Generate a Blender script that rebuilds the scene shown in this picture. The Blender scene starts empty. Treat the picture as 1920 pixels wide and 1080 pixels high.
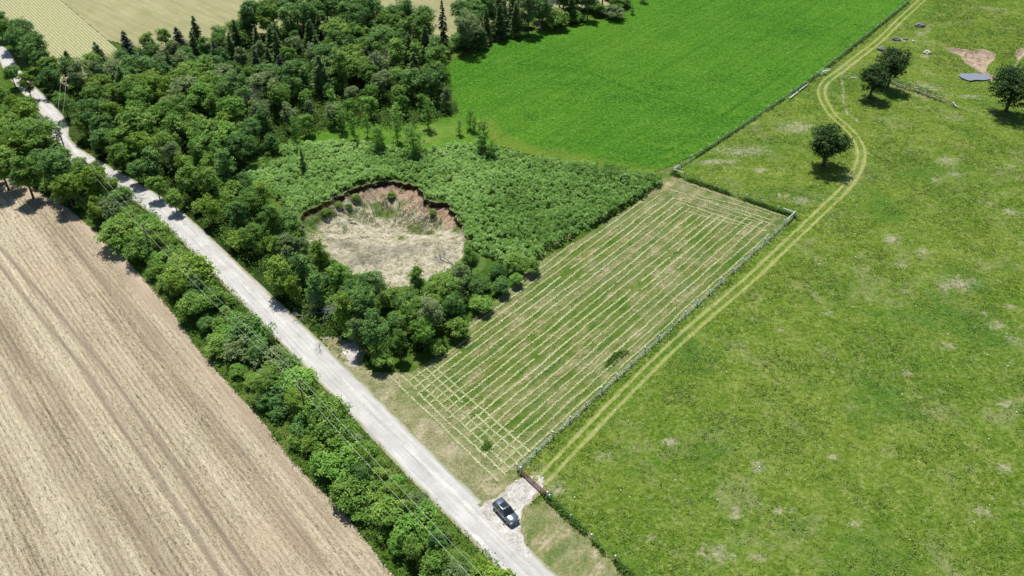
import bpy, math, random
import numpy as np
from mathutils import Vector, Matrix

scene = bpy.context.scene
col = scene.collection
R = math.radians

# ------------------------------------------------------------------ camera
CAM_H, CAM_F, CAM_P = 112.0, 1700.0, R(38.5)      # height (m), focal (px at 1920 wide), pitch below horizon
cam_d = bpy.data.cameras.new("camera")
cam = bpy.data.objects.new("camera", cam_d)
col.objects.link(cam)
cam.location = (0, 0, CAM_H)
cam.rotation_euler = (math.pi / 2 - CAM_P, 0, 0)
cam_d.sensor_width = 36.0
cam_d.lens = 36.0 * CAM_F / 1920.0
cam_d.clip_start = 0.5
cam_d.clip_end = 8000
scene.camera = cam

# ------------------------------------------------------------------ light
SUN_EL, SUN_AZ = R(66), R(-14)        # azimuth measured from +Y (picture top) towards +X
world = bpy.data.worlds.new("World")
scene.world = world
world.use_nodes = True
wn = world.node_tree
bg = wn.nodes["Background"]
sky = wn.nodes.new("ShaderNodeTexSky")
sky.sky_type = 'NISHITA'
sky.sun_disc = False
sky.sun_elevation = SUN_EL
sky.sun_rotation = SUN_AZ
sky.air_density = 1.0
sky.dust_density = 0.6
bg.inputs['Strength'].default_value = 0.085
wn.links.new(sky.outputs[0], bg.inputs[0])
sl = bpy.data.lights.new("sun", 'SUN')
sl.energy = 4.9
sl.angle = R(0.5)
sl.color = (1.0, 0.965, 0.90)
so = bpy.data.objects.new("sun", sl)
col.objects.link(so)
sdir = Vector((math.sin(SUN_AZ) * math.cos(SUN_EL), math.cos(SUN_AZ) * math.cos(SUN_EL), math.sin(SUN_EL)))
so.rotation_euler = sdir.to_track_quat('Z', 'Y').to_euler()
so.location = (0, 0, 200)
scene.view_settings.view_transform = 'Standard'
scene.view_settings.look = 'None'
scene.view_settings.exposure = 0.22
scene.view_settings.gamma = 1.0

# ------------------------------------------------------------------ mapping (survey of the site)
_s, _c = math.sin(CAM_P), math.cos(CAM_P)
def G(px, py, z=0.0):
    u = (px - 960) / CAM_F; v = (py - 540) / CAM_F
    dx, dy, dz = u, _c - v * _s, -_s - v * _c
    t = (CAM_H - z) / -dz
    return (dx * t, dy * t)
def PX(X, Y, Z):
    dz = Z - CAM_H
    dep = Y * _c - dz * _s
    up = Y * _s + dz * _c
    return (960 + CAM_F * X / dep, 540 - CAM_F * up / dep)
def gp(pts, z=0.0):
    return [G(x, y, z) for x, y in pts]
S2 = math.sqrt(.5)
GATE = G(971, 881)
_e = G(1488, 407)
FL = math.hypot(_e[0] - GATE[0], _e[1] - GATE[1])
FU = ((_e[0] - GATE[0]) / FL, (_e[1] - GATE[1]) / FL)        # along the long wire fence
RU = (-math.cos(R(50)), math.sin(R(50)))                    # along the road, away from the camera
FA, RA = math.degrees(math.atan2(FU[1], FU[0])), -50.0
def ST(s, t):          # s along the wire fence from the gate corner, t to its left
    return (GATE[0] + FU[0] * s + RU[0] * t, GATE[1] + FU[1] * s + RU[1] * t)
_det = FU[0] * RU[1] - FU[1] * RU[0]
def TS(x, y):
    dx, dy = x - GATE[0], y - GATE[1]
    return (dx * RU[1] - dy * RU[0]) / _det, (FU[0] * dy - FU[1] * dx) / _det

# ------------------------------------------------------------------ numpy helpers
def _h(ix, iy, seed):
    n = (ix.astype(np.int64) * 374761393 + iy.astype(np.int64) * 668265263 + seed * 69069) & 0xffffffff
    n = ((n ^ (n >> 13)) * 1274126177) & 0xffffffff
    return ((n ^ (n >> 16)) & 0xffff) / 65535.0
def vnoise(x, y, sc, seed=0):
    x = np.asarray(x, float) / sc; y = np.asarray(y, float) / sc
    ix = np.floor(x); iy = np.floor(y)
    fx = x - ix; fy = y - iy
    fx = fx * fx * (3 - 2 * fx); fy = fy * fy * (3 - 2 * fy)
    a = _h(ix, iy, seed); b = _h(ix + 1, iy, seed); c = _h(ix, iy + 1, seed); d = _h(ix + 1, iy + 1, seed)
    return (a * (1 - fx) + b * fx) * (1 - fy) + (c * (1 - fx) + d * fx) * fy
def fbm(x, y, sc, seed=0, o=3):
    s = 0; w = 1; t = 0
    for i in range(o):
        s = s + w * vnoise(x, y, sc / (2 ** i), seed + i * 17); t += w; w *= .55
    return s / t
def inpoly(x, y, poly):
    x = np.asarray(x, float); y = np.asarray(y, float)
    r = np.zeros(x.shape, bool)
    n = len(poly)
    for i in range(n):
        x0, y0 = poly[i]; x1, y1 = poly[(i + 1) % n]
        if y0 == y1: continue
        c = ((y0 > y) != (y1 > y)) & (x < (x1 - x0) * (y - y0) / (y1 - y0) + x0)
        r ^= c
    return r
def edist(x, y, poly, closed=True):
    x = np.asarray(x, float); y = np.asarray(y, float)
    d = np.full(x.shape, 1e9)
    n = len(poly)
    for i in range(n if closed else n - 1):
        x0, y0 = poly[i]; x1, y1 = poly[(i + 1) % n]
        dx, dy = x1 - x0, y1 - y0
        L = dx * dx + dy * dy + 1e-9
        t = np.clip(((x - x0) * dx + (y - y0) * dy) / L, 0, 1)
        d = np.minimum(d, np.hypot(x - x0 - t * dx, y - y0 - t * dy))
    return d
def sstep(a, b, x):
    t = np.clip((x - a) / (b - a), 0, 1)
    return t * t * (3 - 2 * t)
def spline(pts, step=1.0):
    P = [np.array(p, float) for p in pts]
    P = [2 * P[0] - P[1]] + P + [2 * P[-1] - P[-2]]
    out = []
    for i in range(1, len(P) - 2):
        n = max(2, int(np.linalg.norm(P[i + 1] - P[i]) / step))
        for k in range(n):
            t = k / n
            out.append(.5 * ((2 * P[i]) + (-P[i - 1] + P[i + 1]) * t + (2 * P[i - 1] - 5 * P[i] + 4 * P[i + 1] - P[i + 2]) * t * t
                             + (-P[i - 1] + 3 * P[i] - 3 * P[i + 1] + P[i + 2]) * t ** 3))
    out.append(P[-2])
    return np.array(out)

def mesh_np(name, V, F, mat=None, smooth=False, attrs=None, midx=None):
    V = np.asarray(V, np.float32); F = np.asarray(F, np.int32)
    me = bpy.data.meshes.new(name)
    k = F.shape[1]
    me.vertices.add(len(V)); me.vertices.foreach_set("co", V.ravel())
    me.loops.add(F.size); me.loops.foreach_set("vertex_index", F.ravel())
    me.polygons.add(len(F)); me.polygons.foreach_set("loop_start", np.arange(0, F.size, k, dtype=np.int32))
    if midx is not None: me.polygons.foreach_set("material_index", np.asarray(midx, np.int32))
    me.update(calc_edges=True)
    if attrs:
        for an, (dom, vals) in attrs.items():
            a = me.attributes.new(an, 'FLOAT', dom)
            a.data.foreach_set("value", np.asarray(vals, np.float32))
    if smooth: me.polygons.foreach_set("use_smooth", np.ones(len(F), bool))
    for m in (mat if isinstance(mat, (list, tuple)) else [mat] if mat else []):
        me.materials.append(m)
    return me

def link(name, me, parent=None, label=None, cat=None, group=None, kind=None):
    o = bpy.data.objects.new(name, me)
    col.objects.link(o)
    if parent: o.parent = parent
    tag(o, label, cat, group, kind)
    return o
def tag(o, label=None, cat=None, group=None, kind=None):
    if label: o['label'] = label
    if cat: o['category'] = cat
    if group: o['group'] = group
    if kind: o['kind'] = kind
    return o
def empty(name, loc, rz=0, sc=1, **k):
    o = bpy.data.objects.new(name, None)
    col.objects.link(o)
    o.location = loc; o.rotation_euler = (0, 0, rz); o.scale = (sc, sc, sc) if not isinstance(sc, tuple) else sc
    o.empty_display_size = .5
    tag(o, **k)
    return o

class MB:
    """collects boxes / tubes / lofts, builds ONE mesh object"""
    def __init__(s): s.v = []; s.f = []
    def add(s, vs, fs):
        b = len(s.v); s.v += [tuple(v) for v in vs]; s.f += [tuple(i + b for i in f) for f in fs]
    def box(s, x0, x1, y0, y1, z0, z1, bev=0.0):
        b = bev
        if b <= 0:
            vs = [(x, y, z) for z in (z0, z1) for y in (y0, y1) for x in (x0, x1)]
            s.add(vs, [(0, 2, 3, 1), (4, 5, 7, 6), (0, 1, 5, 4), (2, 6, 7, 3), (0, 4, 6, 2), (1, 3, 7, 5)])
        else:
            ring = lambda ix, z: [(x0 + ix, y0 + ix, z), (x1 - ix, y0 + ix, z), (x1 - ix, y1 - ix, z), (x0 + ix, y1 - ix, z)]
            rs = [ring(b, z0), ring(0, z0 + b), ring(0, z1 - b), ring(b, z1)]
            s.add([p for r in rs for p in r], [(3, 2, 1, 0), (12, 13, 14, 15)] +
                  [(i * 4 + k, i * 4 + (k + 1) % 4, i * 4 + 4 + (k + 1) % 4, i * 4 + 4 + k) for i in range(3) for k in range(4)])
    def tube(s, pts, rad, n=6, cap=True):
        pts = [Vector(p) for p in pts]
        if not isinstance(rad, (list, tuple)): rad = [rad] * len(pts)
        vs = []
        for i, p in enumerate(pts):
            d = (pts[min(i + 1, len(pts) - 1)] - pts[max(i - 1, 0)]).normalized()
            u = d.orthogonal().normalized() if i == 0 else (u - d * u.dot(d)).normalized()
            w = d.cross(u)
            for k in range(n):
                a = 2 * math.pi * k / n
                vs.append(p + (u * math.cos(a) + w * math.sin(a)) * rad[i])
        fs = [(i * n + k, i * n + (k + 1) % n, (i + 1) * n + (k + 1) % n, (i + 1) * n + k) for i in range(len(pts) - 1) for k in range(n)]
        if cap: fs += [tuple(range(n - 1, -1, -1)), tuple(range((len(pts) - 1) * n, len(pts) * n))]
        s.add(vs, fs)
    def mesh(s, name, mat, smooth=False):
        me = bpy.data.meshes.new(name)
        me.from_pydata(s.v, [], s.f)
        if smooth:
            for p in me.polygons: p.use_smooth = True
        if mat: me.materials.append(mat)
        me.update()
        return me
    def build(s, name, mat, parent=None, smooth=False, **k):
        return link(name, s.mesh(name, mat, smooth), parent, **k)

# ------------------------------------------------------------------ materials
def newmat(name, rough=.95, spec=.03):
    m = bpy.data.materials.new(name); m.use_nodes = True
    nt = m.node_tree; b = nt.nodes["Principled BSDF"]
    b.inputs['Roughness'].default_value = rough
    b.inputs['Specular IOR Level'].default_value = spec
    return m, nt, b
def nd(nt, t, **k):
    n = nt.nodes.new(t)
    for a, v in k.items(): setattr(n, a, v)
    return n
def coords(nt, rot=0.0, scale=(1, 1, 1)):
    """world-space (objects are unrotated sheets) coordinate, optionally turned so x runs along rot"""
    tc = nd(nt, "ShaderNodeTexCoord")
    mp = nd(nt, "ShaderNodeMapping")
    mp.vector_type = 'POINT'
    r = nd(nt, "ShaderNodeVectorRotate", rotation_type='Z_AXIS')
    r.inputs['Angle'].default_value = -rot
    nt.links.new(tc.outputs['Object'], r.inputs['Vector'])
    nt.links.new(r.outputs[0], mp.inputs[0])
    mp.inputs['Scale'].default_value = scale
    return mp.outputs[0]
def noise(nt, vec, scale, detail=3, rough=.55, dist=0):
    n = nd(nt, "ShaderNodeTexNoise")
    n.inputs['Scale'].default_value = scale
    n.inputs['Detail'].default_value = detail
    n.inputs['Roughness'].default_value = rough
    n.inputs['Distortion'].default_value = dist
    nt.links.new(vec, n.inputs['Vector'])
    return n.outputs[0]
def ramp(nt, fac, stops, interp='LINEAR'):
    r = nd(nt, "ShaderNodeValToRGB")
    cr = r.color_ramp; cr.interpolation = interp
    while len(cr.elements) < len(stops): cr.elements.new(.5)
    for e, (p, c) in zip(cr.elements, stops):
        e.position = p
        e.color = (c[0], c[1], c[2], 1) if isinstance(c, (tuple, list)) else (c, c, c, 1)
    nt.links.new(fac, r.inputs[0])
    return r.outputs[0]
def mix(nt, fac, a, b, mode='MIX'):
    m = nd(nt, "ShaderNodeMix", data_type='RGBA', blend_type=mode)
    for sock, v in ((m.inputs[0], fac), (m.inputs[6], a), (m.inputs[7], b)):
        if isinstance(v, (int, float)): sock.default_value = v
        elif isinstance(v, (tuple, list)): sock.default_value = (v[0], v[1], v[2], 1)
        else: nt.links.new(v, sock)
    return m.outputs[2]
def mth(nt, op, a, b=None, clamp=False):
    m = nd(nt, "ShaderNodeMath", operation=op, use_clamp=clamp)
    for i, v in enumerate((a, b)):
        if v is None: continue
        if isinstance(v, (int, float)): m.inputs[i].default_value = v
        else: nt.links.new(v, m.inputs[i])
    return m.outputs[0]
def bump(nt, b, h, dist=.1, strength=1.0):
    n = nd(nt, "ShaderNodeBump")
    n.inputs['Strength'].default_value = strength
    n.inputs['Distance'].default_value = dist
    nt.links.new(h, n.inputs['Height'])
    nt.links.new(n.outputs[0], b.inputs['Normal'])
def attr(nt, name):
    a = nd(nt, "ShaderNodeAttribute"); a.attribute_name = name
    return a.outputs['Fac']

def pasture_color(nt):
    v = coords(nt)
    n1 = noise(nt, v, .030, 4, .6, .4)
    n2 = noise(nt, v, .22, 5, .7, .3)
    n3 = noise(nt, v, 1.5, 4, .8)
    c = ramp(nt, n1, [(.36, (0.0696, 0.1506, 0.0142)), (.5, (0.1340, 0.2146, 0.0205)), (.62, (0.2210, 0.2676, 0.0409))])
    c2 = ramp(nt, n2, [(.36, (0.0536, 0.1266, 0.0125)), (.5, (0.1313, 0.2109, 0.0220)), (.62, (0.2747, 0.3194, 0.0786))])
    c = mix(nt, .58, c, c2)
    c3 = ramp(nt, n3, [(.36, (0.0267, 0.0699, 0.0063)), (.46, (0.1071, 0.1808, 0.0189)), (.54, (0.1607, 0.2350, 0.0347)), (.66, (0.3617, 0.4097, 0.1730))])
    c = mix(nt, .55, c, c3)
    t = noise(nt, v, .09, 5, .75, .6)
    tm = ramp(nt, t, [(.53, 0.0), (.70, 1.0)])
    c = mix(nt, mth(nt, 'MULTIPLY', tm, .45), c, (0.3617, 0.3375, 0.1888))
    br = noise(nt, v, .05, 3, .6)
    c = mix(nt, ramp(nt, br, [(.34, .5), (.47, 0.0)]), c, (0.0469, 0.1447, 0.0189))
    return c, n3, v

def mat_pasture():
    m, nt, b = newmat("pasture_grass")
    c, n3, v = pasture_color(nt)
    bare = attr(nt, "bare")
    nn = noise(nt, v, 1.1, 4, .75)
    k = mth(nt, 'ADD', mth(nt, 'MULTIPLY', bare, .9), mth(nt, 'MULTIPLY', mth(nt, 'SUBTRACT', nn, .5), 2.2))
    k = ramp(nt, k, [(.45, 0.0), (.95, .9)])
    soil = ramp(nt, noise(nt, v, 2.5, 3), [(.35, (.27, .26, .15)), (.65, (.50, .46, .34))])
    c = mix(nt, mth(nt, 'MULTIPLY', k, mth(nt, 'GREATER_THAN', bare, .05)), c, soil)
    dirt = attr(nt, "dirt")
    k2 = mth(nt, 'ADD', dirt, mth(nt, 'MULTIPLY', mth(nt, 'SUBTRACT', nn, .5), .5))
    k2 = ramp(nt, k2, [(.45, 0.0), (.55, 1.0)])
    dc = ramp(nt, noise(nt, v, .7, 5, .75), [(.34, (.16, .11, .07)), (.44, (.36, .27, .185)), (.62, (.52, .42, .31))])
    c = mix(nt, k2, c, dc)
    nt.links.new(c, b.inputs['Base Color'])
    bump(nt, b, n3, .6, 1.0)
    return m
def mat_alfalfa():
    m, nt, b = newmat("alfalfa_leaves")
    v = coords(nt)
    n1 = noise(nt, v, .022, 4, .6, .5); n2 = noise(nt, coords(nt, R(-20), (.35, 1, 1)), .35, 5, .7, .4); n3 = noise(nt, v, 1.3, 4, .8)
    c = ramp(nt, n1, [(.36, (0.0299, 0.1434, 0.0090)), (.5, (0.0633, 0.1904, 0.0140)), (.64, (0.1207, 0.2464, 0.0240))])
    c2 = ramp(nt, n2, [(.34, (0.0230, 0.1120, 0.0100)), (.5, (0.0667, 0.1904, 0.0150)), (.66, (0.1437, 0.2688, 0.0340))])
    c = mix(nt, .5, c, c2)
    c3 = ramp(nt, n3, [(.36, (0.0115, 0.0672, 0.0050)), (.46, (0.0517, 0.1624, 0.0120)), (.54, (0.0828, 0.2128, 0.0200)), (.68, (0.2070, 0.3472, 0.0700))])
    c = mix(nt, .6, c, c3)
    dr = noise(nt, coords(nt, R(49.3), (.03, 1, 1)), .55, 3, .6)
    c = mix(nt, .5, c, ramp(nt, dr, [(.38, (.80, .80, .85)), (.5, (1.0, 1.0, 1.0)), (.62, (1.22, 1.12, 1.2))]), 'MULTIPLY')
    t = noise(nt, v, .20, 4, .7)
    c = mix(nt, ramp(nt, t, [(.68, 0.0), (.76, .55)]), c, (0.2760, 0.3360, 0.0800))
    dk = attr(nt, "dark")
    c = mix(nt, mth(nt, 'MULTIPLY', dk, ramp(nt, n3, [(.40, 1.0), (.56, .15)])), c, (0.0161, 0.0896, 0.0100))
    e = attr(nt, "bare")
    c = mix(nt, mth(nt, 'MULTIPLY', e, ramp(nt, n3, [(.36, .4), (.6, 1.0)])), c, (0.1840, 0.2352, 0.0400))
    nt.links.new(c, b.inputs['Base Color'])
    bump(nt, b, n3, .6, 1.0)
    return m
def mat_grass(name, a, bcol, ccol, big=.06, mid=.5):
    m, nt, b = newmat(name)
    v = coords(nt)
    n1 = noise(nt, v, big, 4, .6); n2 = noise(nt, v, mid, 5, .7); n3 = noise(nt, v, 2.2, 3, .7)
    f = mth(nt, 'ADD', mth(nt, 'MULTIPLY', n1, .4), mth(nt, 'ADD', mth(nt, 'MULTIPLY', n2, .35), mth(nt, 'MULTIPLY', n3, .25)))
    c = ramp(nt, f, [(.38, a), (.5, bcol), (.62, ccol)])
    nt.links.new(c, b.inputs['Base Color'])
    bump(nt, b, mth(nt, 'ADD', n2, n3), .25, .8)
    return m
def mat_stubble():
    m, nt, b = newmat("stubble_soil")
    v = coords(nt)
    rv = coords(nt, R(-50), (.045, 1, 1))       # streaks along the rows
    rv2 = coords(nt, R(-50), (.25, 1, 1))
    big = noise(nt, rv, .16, 3, .5)
    mid = noise(nt, rv, 1.0, 4, .75)
    fine = noise(nt, rv2, 3.4, 4, .85)
    grit = noise(nt, v, 3.0, 3, .8)
    wv = nd(nt, "ShaderNodeTexWave", wave_type='BANDS', bands_direction='Y')
    wv.inputs['Scale'].default_value = .36; wv.inputs['Distortion'].default_value = 2.2
    wv.inputs['Detail'].default_value = 3; wv.inputs['Detail Scale'].default_value = 1.5
    nt.links.new(coords(nt, R(-50), (.06, 1, 1)), wv.inputs['Vector'])
    f = mth(nt, 'ADD', mth(nt, 'MULTIPLY', big, .30), mth(nt, 'ADD', mth(nt, 'MULTIPLY', mid, .30), mth(nt, 'MULTIPLY', grit, .36)))
    f = mth(nt, 'ADD', f, mth(nt, 'MULTIPLY', mth(nt, 'SUBTRACT', wv.outputs['Fac'], .5), .055))
    c = ramp(nt, f, [(.38, (.19, .155, .10)), (.45, (.33, .275, .185)), (.51, (.43, .37, .255)), (.60, (.56, .49, .35))])
    fl = ramp(nt, fine, [(.38, .28), (.45, .90), (.58, 1.0), (.70, 1.35)])
    c = mix(nt, .9, c, fl, 'MULTIPLY')
    pink = noise(nt, v, .045, 3, .5)
    c = mix(nt, ramp(nt, pink, [(.5, 0.0), (.7, .3)]), c, (.46, .34, .235))
    ed = attr(nt, "edge")
    c = mix(nt, mth(nt, 'MULTIPLY', ed, .6), c, (.47, .37, .27))
    tr = attr(nt, "track")
    kk = mth(nt, 'MULTIPLY', tr, ramp(nt, mid, [(.3, 1.0), (.66, .55)]))
    c = mix(nt, kk, c, (.19, .15, .11))
    gw = noise(nt, v, .3, 3, .7)
    c = mix(nt, ramp(nt, gw, [(.76, 0.0), (.82, .5)]), c, (.12, .16, .04))
    nt.links.new(c, b.inputs['Base Color'])
    bump(nt, b, mth(nt, 'ADD', mth(nt, 'ADD', fine, grit), mth(nt, 'MULTIPLY', wv.outputs['Fac'], .2)), .14, .9)
    return m
def mat_rowcrop():
    m, nt, b = newmat("young_row_crop")
    v = coords(nt)
    wv = nd(nt, "ShaderNodeTexWave", wave_type='BANDS', bands_direction='Y')
    wv.inputs['Scale'].default_value = .37; wv.inputs['Distortion'].default_value = 1.0
    wv.inputs['Detail'].default_value = 1; wv.inputs['Detail Scale'].default_value = .35
    nt.links.new(coords(nt, R(-50.3), (.25, 1, 1)), wv.inputs['Vector'])
    n1 = noise(nt, v, .035, 4, .6); n3 = noise(nt, v, 1.2, 3, .7)
    soil = ramp(nt, n3, [(.35, (.30, .27, .15)), (.65, (.48, .44, .27))])
    green = ramp(nt, n1, [(.3, (.15, .19, .06)), (.6, (.13, .20, .05)), (.75, (.10, .19, .03))])
    f = ramp(nt, mth(nt, 'ADD', wv.outputs['Fac'], mth(nt, 'MULTIPLY', mth(nt, 'SUBTRACT', n3, .5), .5)), [(.30, 0.0), (.75, .62)])
    c = mix(nt, f, soil, green)
    nt.links.new(c, b.inputs['Base Color'])
    bump(nt, b, n3, .1, .6)
    return m
def mat_paleField():
    m, nt, b = newmat("pale_ripening_crop")
    v = coords(nt)
    st = noise(nt, coords(nt, R(-42), (.12, 1, 1)), .5, 4, .7)
    n1 = noise(nt, v, .02, 4, .6); n3 = noise(nt, v, 1.3, 3, .75); nm = noise(nt, v, .15, 4, .6)
    f = mth(nt, 'ADD', mth(nt, 'MULTIPLY', n1, .35), mth(nt, 'ADD', mth(nt, 'MULTIPLY', n3, .25), mth(nt, 'MULTIPLY', st, .4)))
    c = ramp(nt, f, [(.36, (.21, .205, .10)), (.5, (.285, .27, .14)), (.64, (.37, .35, .20))])
    c = mix(nt, ramp(nt, nm, [(.5, 0.0), (.75, .35)]), c, (.17, .21, .07))
    nt.links.new(c, b.inputs['Base Color'])
    bump(nt, b, n3, .1, .6)
    return m
def mat_hayfield():
    m, nt, b = newmat("mown_meadow")
    v = coords(nt)
    rv = coords(nt, R(49.3), (.12, 1, 1))
    n1 = noise(nt, v, .07, 4, .6); ns = noise(nt, rv, .55, 4, .7); n3 = noise(nt, v, 2.2, 3, .8); nm = noise(nt, v, .35, 4, .7)
    f = mth(nt, 'ADD', mth(nt, 'MULTIPLY', ns, .5), mth(nt, 'ADD', mth(nt, 'MULTIPLY', nm, .3), mth(nt, 'MULTIPLY', n3, .2)))
    c = ramp(nt, f, [(.41, (.045, .110, .012)), (.49, (.095, .145, .024)), (.545, (.165, .175, .060)), (.60, (.31, .27, .16)), (.67, (.46, .41, .29))])
    dry = attr(nt, "bare")
    k = mth(nt, 'ADD', dry, mth(nt, 'MULTIPLY', mth(nt, 'SUBTRACT', n1, .5), 1.2), True)
    c = mix(nt, mth(nt, 'MULTIPLY', k, .62), c, ramp(nt, mth(nt, 'ADD', mth(nt, 'MULTIPLY', nm, .5), mth(nt, 'MULTIPLY', n3, .5)), [(.36, (.12, .15, .05)), (.46, (.27, .225, .14)), (.6, (.44, .39, .28))]))
    nt.links.new(c, b.inputs['Base Color'])
    bump(nt, b, mth(nt, 'ADD', n3, nm), .15, .9)
    return m
def mat_road(name="gravel", edge_green=True, base=((.33, .315, .29), (.46, .445, .415), (.60, .585, .55))):
    m, nt, b = newmat(name, .95, .1)
    v = coords(nt)
    ac = attr(nt, "across")
    n1 = noise(nt, v, .25, 4, .65); n3 = noise(nt, v, 3.0, 4, .8)
    st = noise(nt, coords(nt, R(-50), (.05, 1, 1)), 1.6, 3, .6)
    f = mth(nt, 'ADD', mth(nt, 'MULTIPLY', n1, .35), mth(nt, 'ADD', mth(nt, 'MULTIPLY', n3, .25), mth(nt, 'MULTIPLY', st, .4)))
    c = ramp(nt, f, [(.38, base[0]), (.5, base[1]), (.60, base[2])])
    # compacted grey wheel lanes
    lane = ramp(nt, mth(nt, 'ADD', ac, mth(nt, 'MULTIPLY', mth(nt, 'SUBTRACT', n1, .5), .25)),
                [(.12, 0.0), (.24, 1.0), (.36, .1), (.50, 0.0), (.60, .9), (.72, .9), (.84, 0.0)])
    if edge_green: c = mix(nt, mth(nt, 'MULTIPLY', lane, .45), c, (.40, .395, .39))
    g = ramp(nt, n3, [(.38, (.08, .13, .025)), (.5, (.18, .19, .08)), (.6, (.34, .31, .2))])
    d = mth(nt, 'ABSOLUTE', mth(nt, 'SUBTRACT', ac, .5))
    k = mth(nt, 'ADD', mth(nt, 'MULTIPLY', d, 2.0), mth(nt, 'MULTIPLY', mth(nt, 'SUBTRACT', mth(nt, 'ADD', mth(nt, 'MULTIPLY', n1, .5), mth(nt, 'MULTIPLY', n3, .5)), .5), 1.0))
    k = ramp(nt, k, [(.74, 0.0), (.98, 1.0)])
    if edge_green: c = mix(nt, k, c, g)
    nt.links.new(c, b.inputs['Base Color'])
    bump(nt, b, mth(nt, 'ADD', n3, st), .05, .6)
    return m
def mat_track():
    m, nt, b = newmat("worn_rut")
    c, n3, v = pasture_color(nt)
    ac = attr(nt, "across")
    nn = noise(nt, v, 1.1, 4, .75)
    d = mth(nt, 'MULTIPLY', mth(nt, 'ABSOLUTE', mth(nt, 'SUBTRACT', ac, .5)), 2.0)
    k = mth(nt, 'ADD', d, mth(nt, 'MULTIPLY', mth(nt, 'SUBTRACT', nn, .5), 1.3))
    k = ramp(nt, k, [(.35, 1.0), (.85, 0.0)])
    s = ramp(nt, nn, [(.35, (.20, .20, .07)), (.65, (.40, .37, .18))])
    c = mix(nt, mth(nt, 'MULTIPLY', k, .72), c, s)
    nt.links.new(c, b.inputs['Base Color'])
    bump(nt, b, n3, .2, .6)
    return m
def mat_drive():
    m, nt, b = newmat("driveway_gravel", .95, .1)
    v = coords(nt)
    n1 = noise(nt, v, .4, 4, .65); n3 = noise(nt, v, 3.2, 4, .85)
    f = mth(nt, 'ADD', mth(nt, 'MULTIPLY', n1, .5), mth(nt, 'MULTIPLY', n3, .5))
    c = ramp(nt, f, [(.38, (.27, .24, .20)), (.5, (.46, .44, .40)), (.60, (.60, .58, .54))])
    e = attr(nt, "across")
    k = mth(nt, 'ADD', e, mth(nt, 'MULTIPLY', mth(nt, 'SUBTRACT', f, .5), 1.6))
    k = ramp(nt, k, [(.45, 0.0), (.62, 1.0)])
    g = ramp(nt, n3, [(.36, (.07, .12, .025)), (.48, (.18, .185, .075)), (.6, (.33, .29, .18))])
    c = mix(nt, k, c, g)
    nt.links.new(c, b.inputs['Base Color'])
    bump(nt, b, n3, .08, .8)
    return m
def mat_pit():
    m, nt, b = newmat("pit_earth")
    v = coords(nt)
    sl = attr(nt, "steep")       # 0 floor .. 1 wall
    n1 = noise(nt, v, .12, 4, .6); n3 = noise(nt, v, 2.0, 4, .8); nm = noise(nt, v, .6, 4, .75, .5)
    f = mth(nt, 'ADD', mth(nt, 'MULTIPLY', nm, .5), mth(nt, 'MULTIPLY', n3, .5))
    straw = ramp(nt, f, [(.38, (.10, .10, .05)), (.46, (.27, .25, .16)), (.52, (.38, .35, .25)), (.62, (.55, .51, .40))])
    grey = ramp(nt, f, [(.38, (.10, .095, .065)), (.6, (.27, .25, .19))])
    c = mix(nt, attr(nt, "grey"), straw, grey)
    gr = ramp(nt, f, [(.38, (.035, .07, .015)), (.55, (.10, .16, .03)), (.66, (.22, .25, .10))])
    gk = mth(nt, 'ADD', attr(nt, "green"), mth(nt, 'MULTIPLY', mth(nt, 'SUBTRACT', nm, .5), 1.2))
    c = mix(nt, ramp(nt, gk, [(.42, 0.0), (.62, .9)]), c, gr)
    soil = ramp(nt, n3, [(.3, (.17, .11, .07)), (.5, (.38, .265, .18)), (.7, (.54, .42, .31))])
    c = mix(nt, ramp(nt, mth(nt, 'ADD', attr(nt, "soil"), mth(nt, 'MULTIPLY', mth(nt, 'SUBTRACT', nm, .5), .8)), [(.4, 0.0), (.6, 1.0)]), c, soil)
    hum = mth(nt, 'ADD', sl, mth(nt, 'MULTIPLY', mth(nt, 'SUBTRACT', nm, .5), .5))
    c = mix(nt, ramp(nt, hum, [(.62, 0.0), (.75, 1.0)]), c, (.045, .030, .018))
    lip = attr(nt, "lip")
    c = mix(nt, lip, c, ramp(nt, n3, [(.3, (.04, .09, .015)), (.7, (.13, .2, .05))]))
    nt.links.new(c, b.inputs['Base Color'])
    bump(nt, b, f, .35, .9)
    return m
def mat_leaf(name, dark, midc, light, trans=.22, hue=.12):
    m, nt, b = newmat(name, .6, .12)
    oi = nd(nt, "ShaderNodeObjectInfo")
    t = attr(nt, "tone")
    f = mth(nt, 'ADD', t, mth(nt, 'MULTIPLY', mth(nt, 'SUBTRACT', oi.outputs['Random'], .5), hue * 3), True)
    c = ramp(nt, f, [(.0, dark), (.5, midc), (1.0, light)])
    nt.links.new(c, b.inputs['Base Color'])
    tr = nd(nt, "ShaderNodeBsdfTranslucent")
    nt.links.new(c, tr.inputs[0])
    mx = nd(nt, "ShaderNodeMixShader"); mx.inputs[0].default_value = trans
    out = [n for n in nt.nodes if n.type == 'OUTPUT_MATERIAL'][0]
    nt.links.new(b.outputs[0], mx.inputs[1]); nt.links.new(tr.outputs[0], mx.inputs[2])
    nt.links.new(mx.outputs[0], out.inputs[0])
    return m
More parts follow.
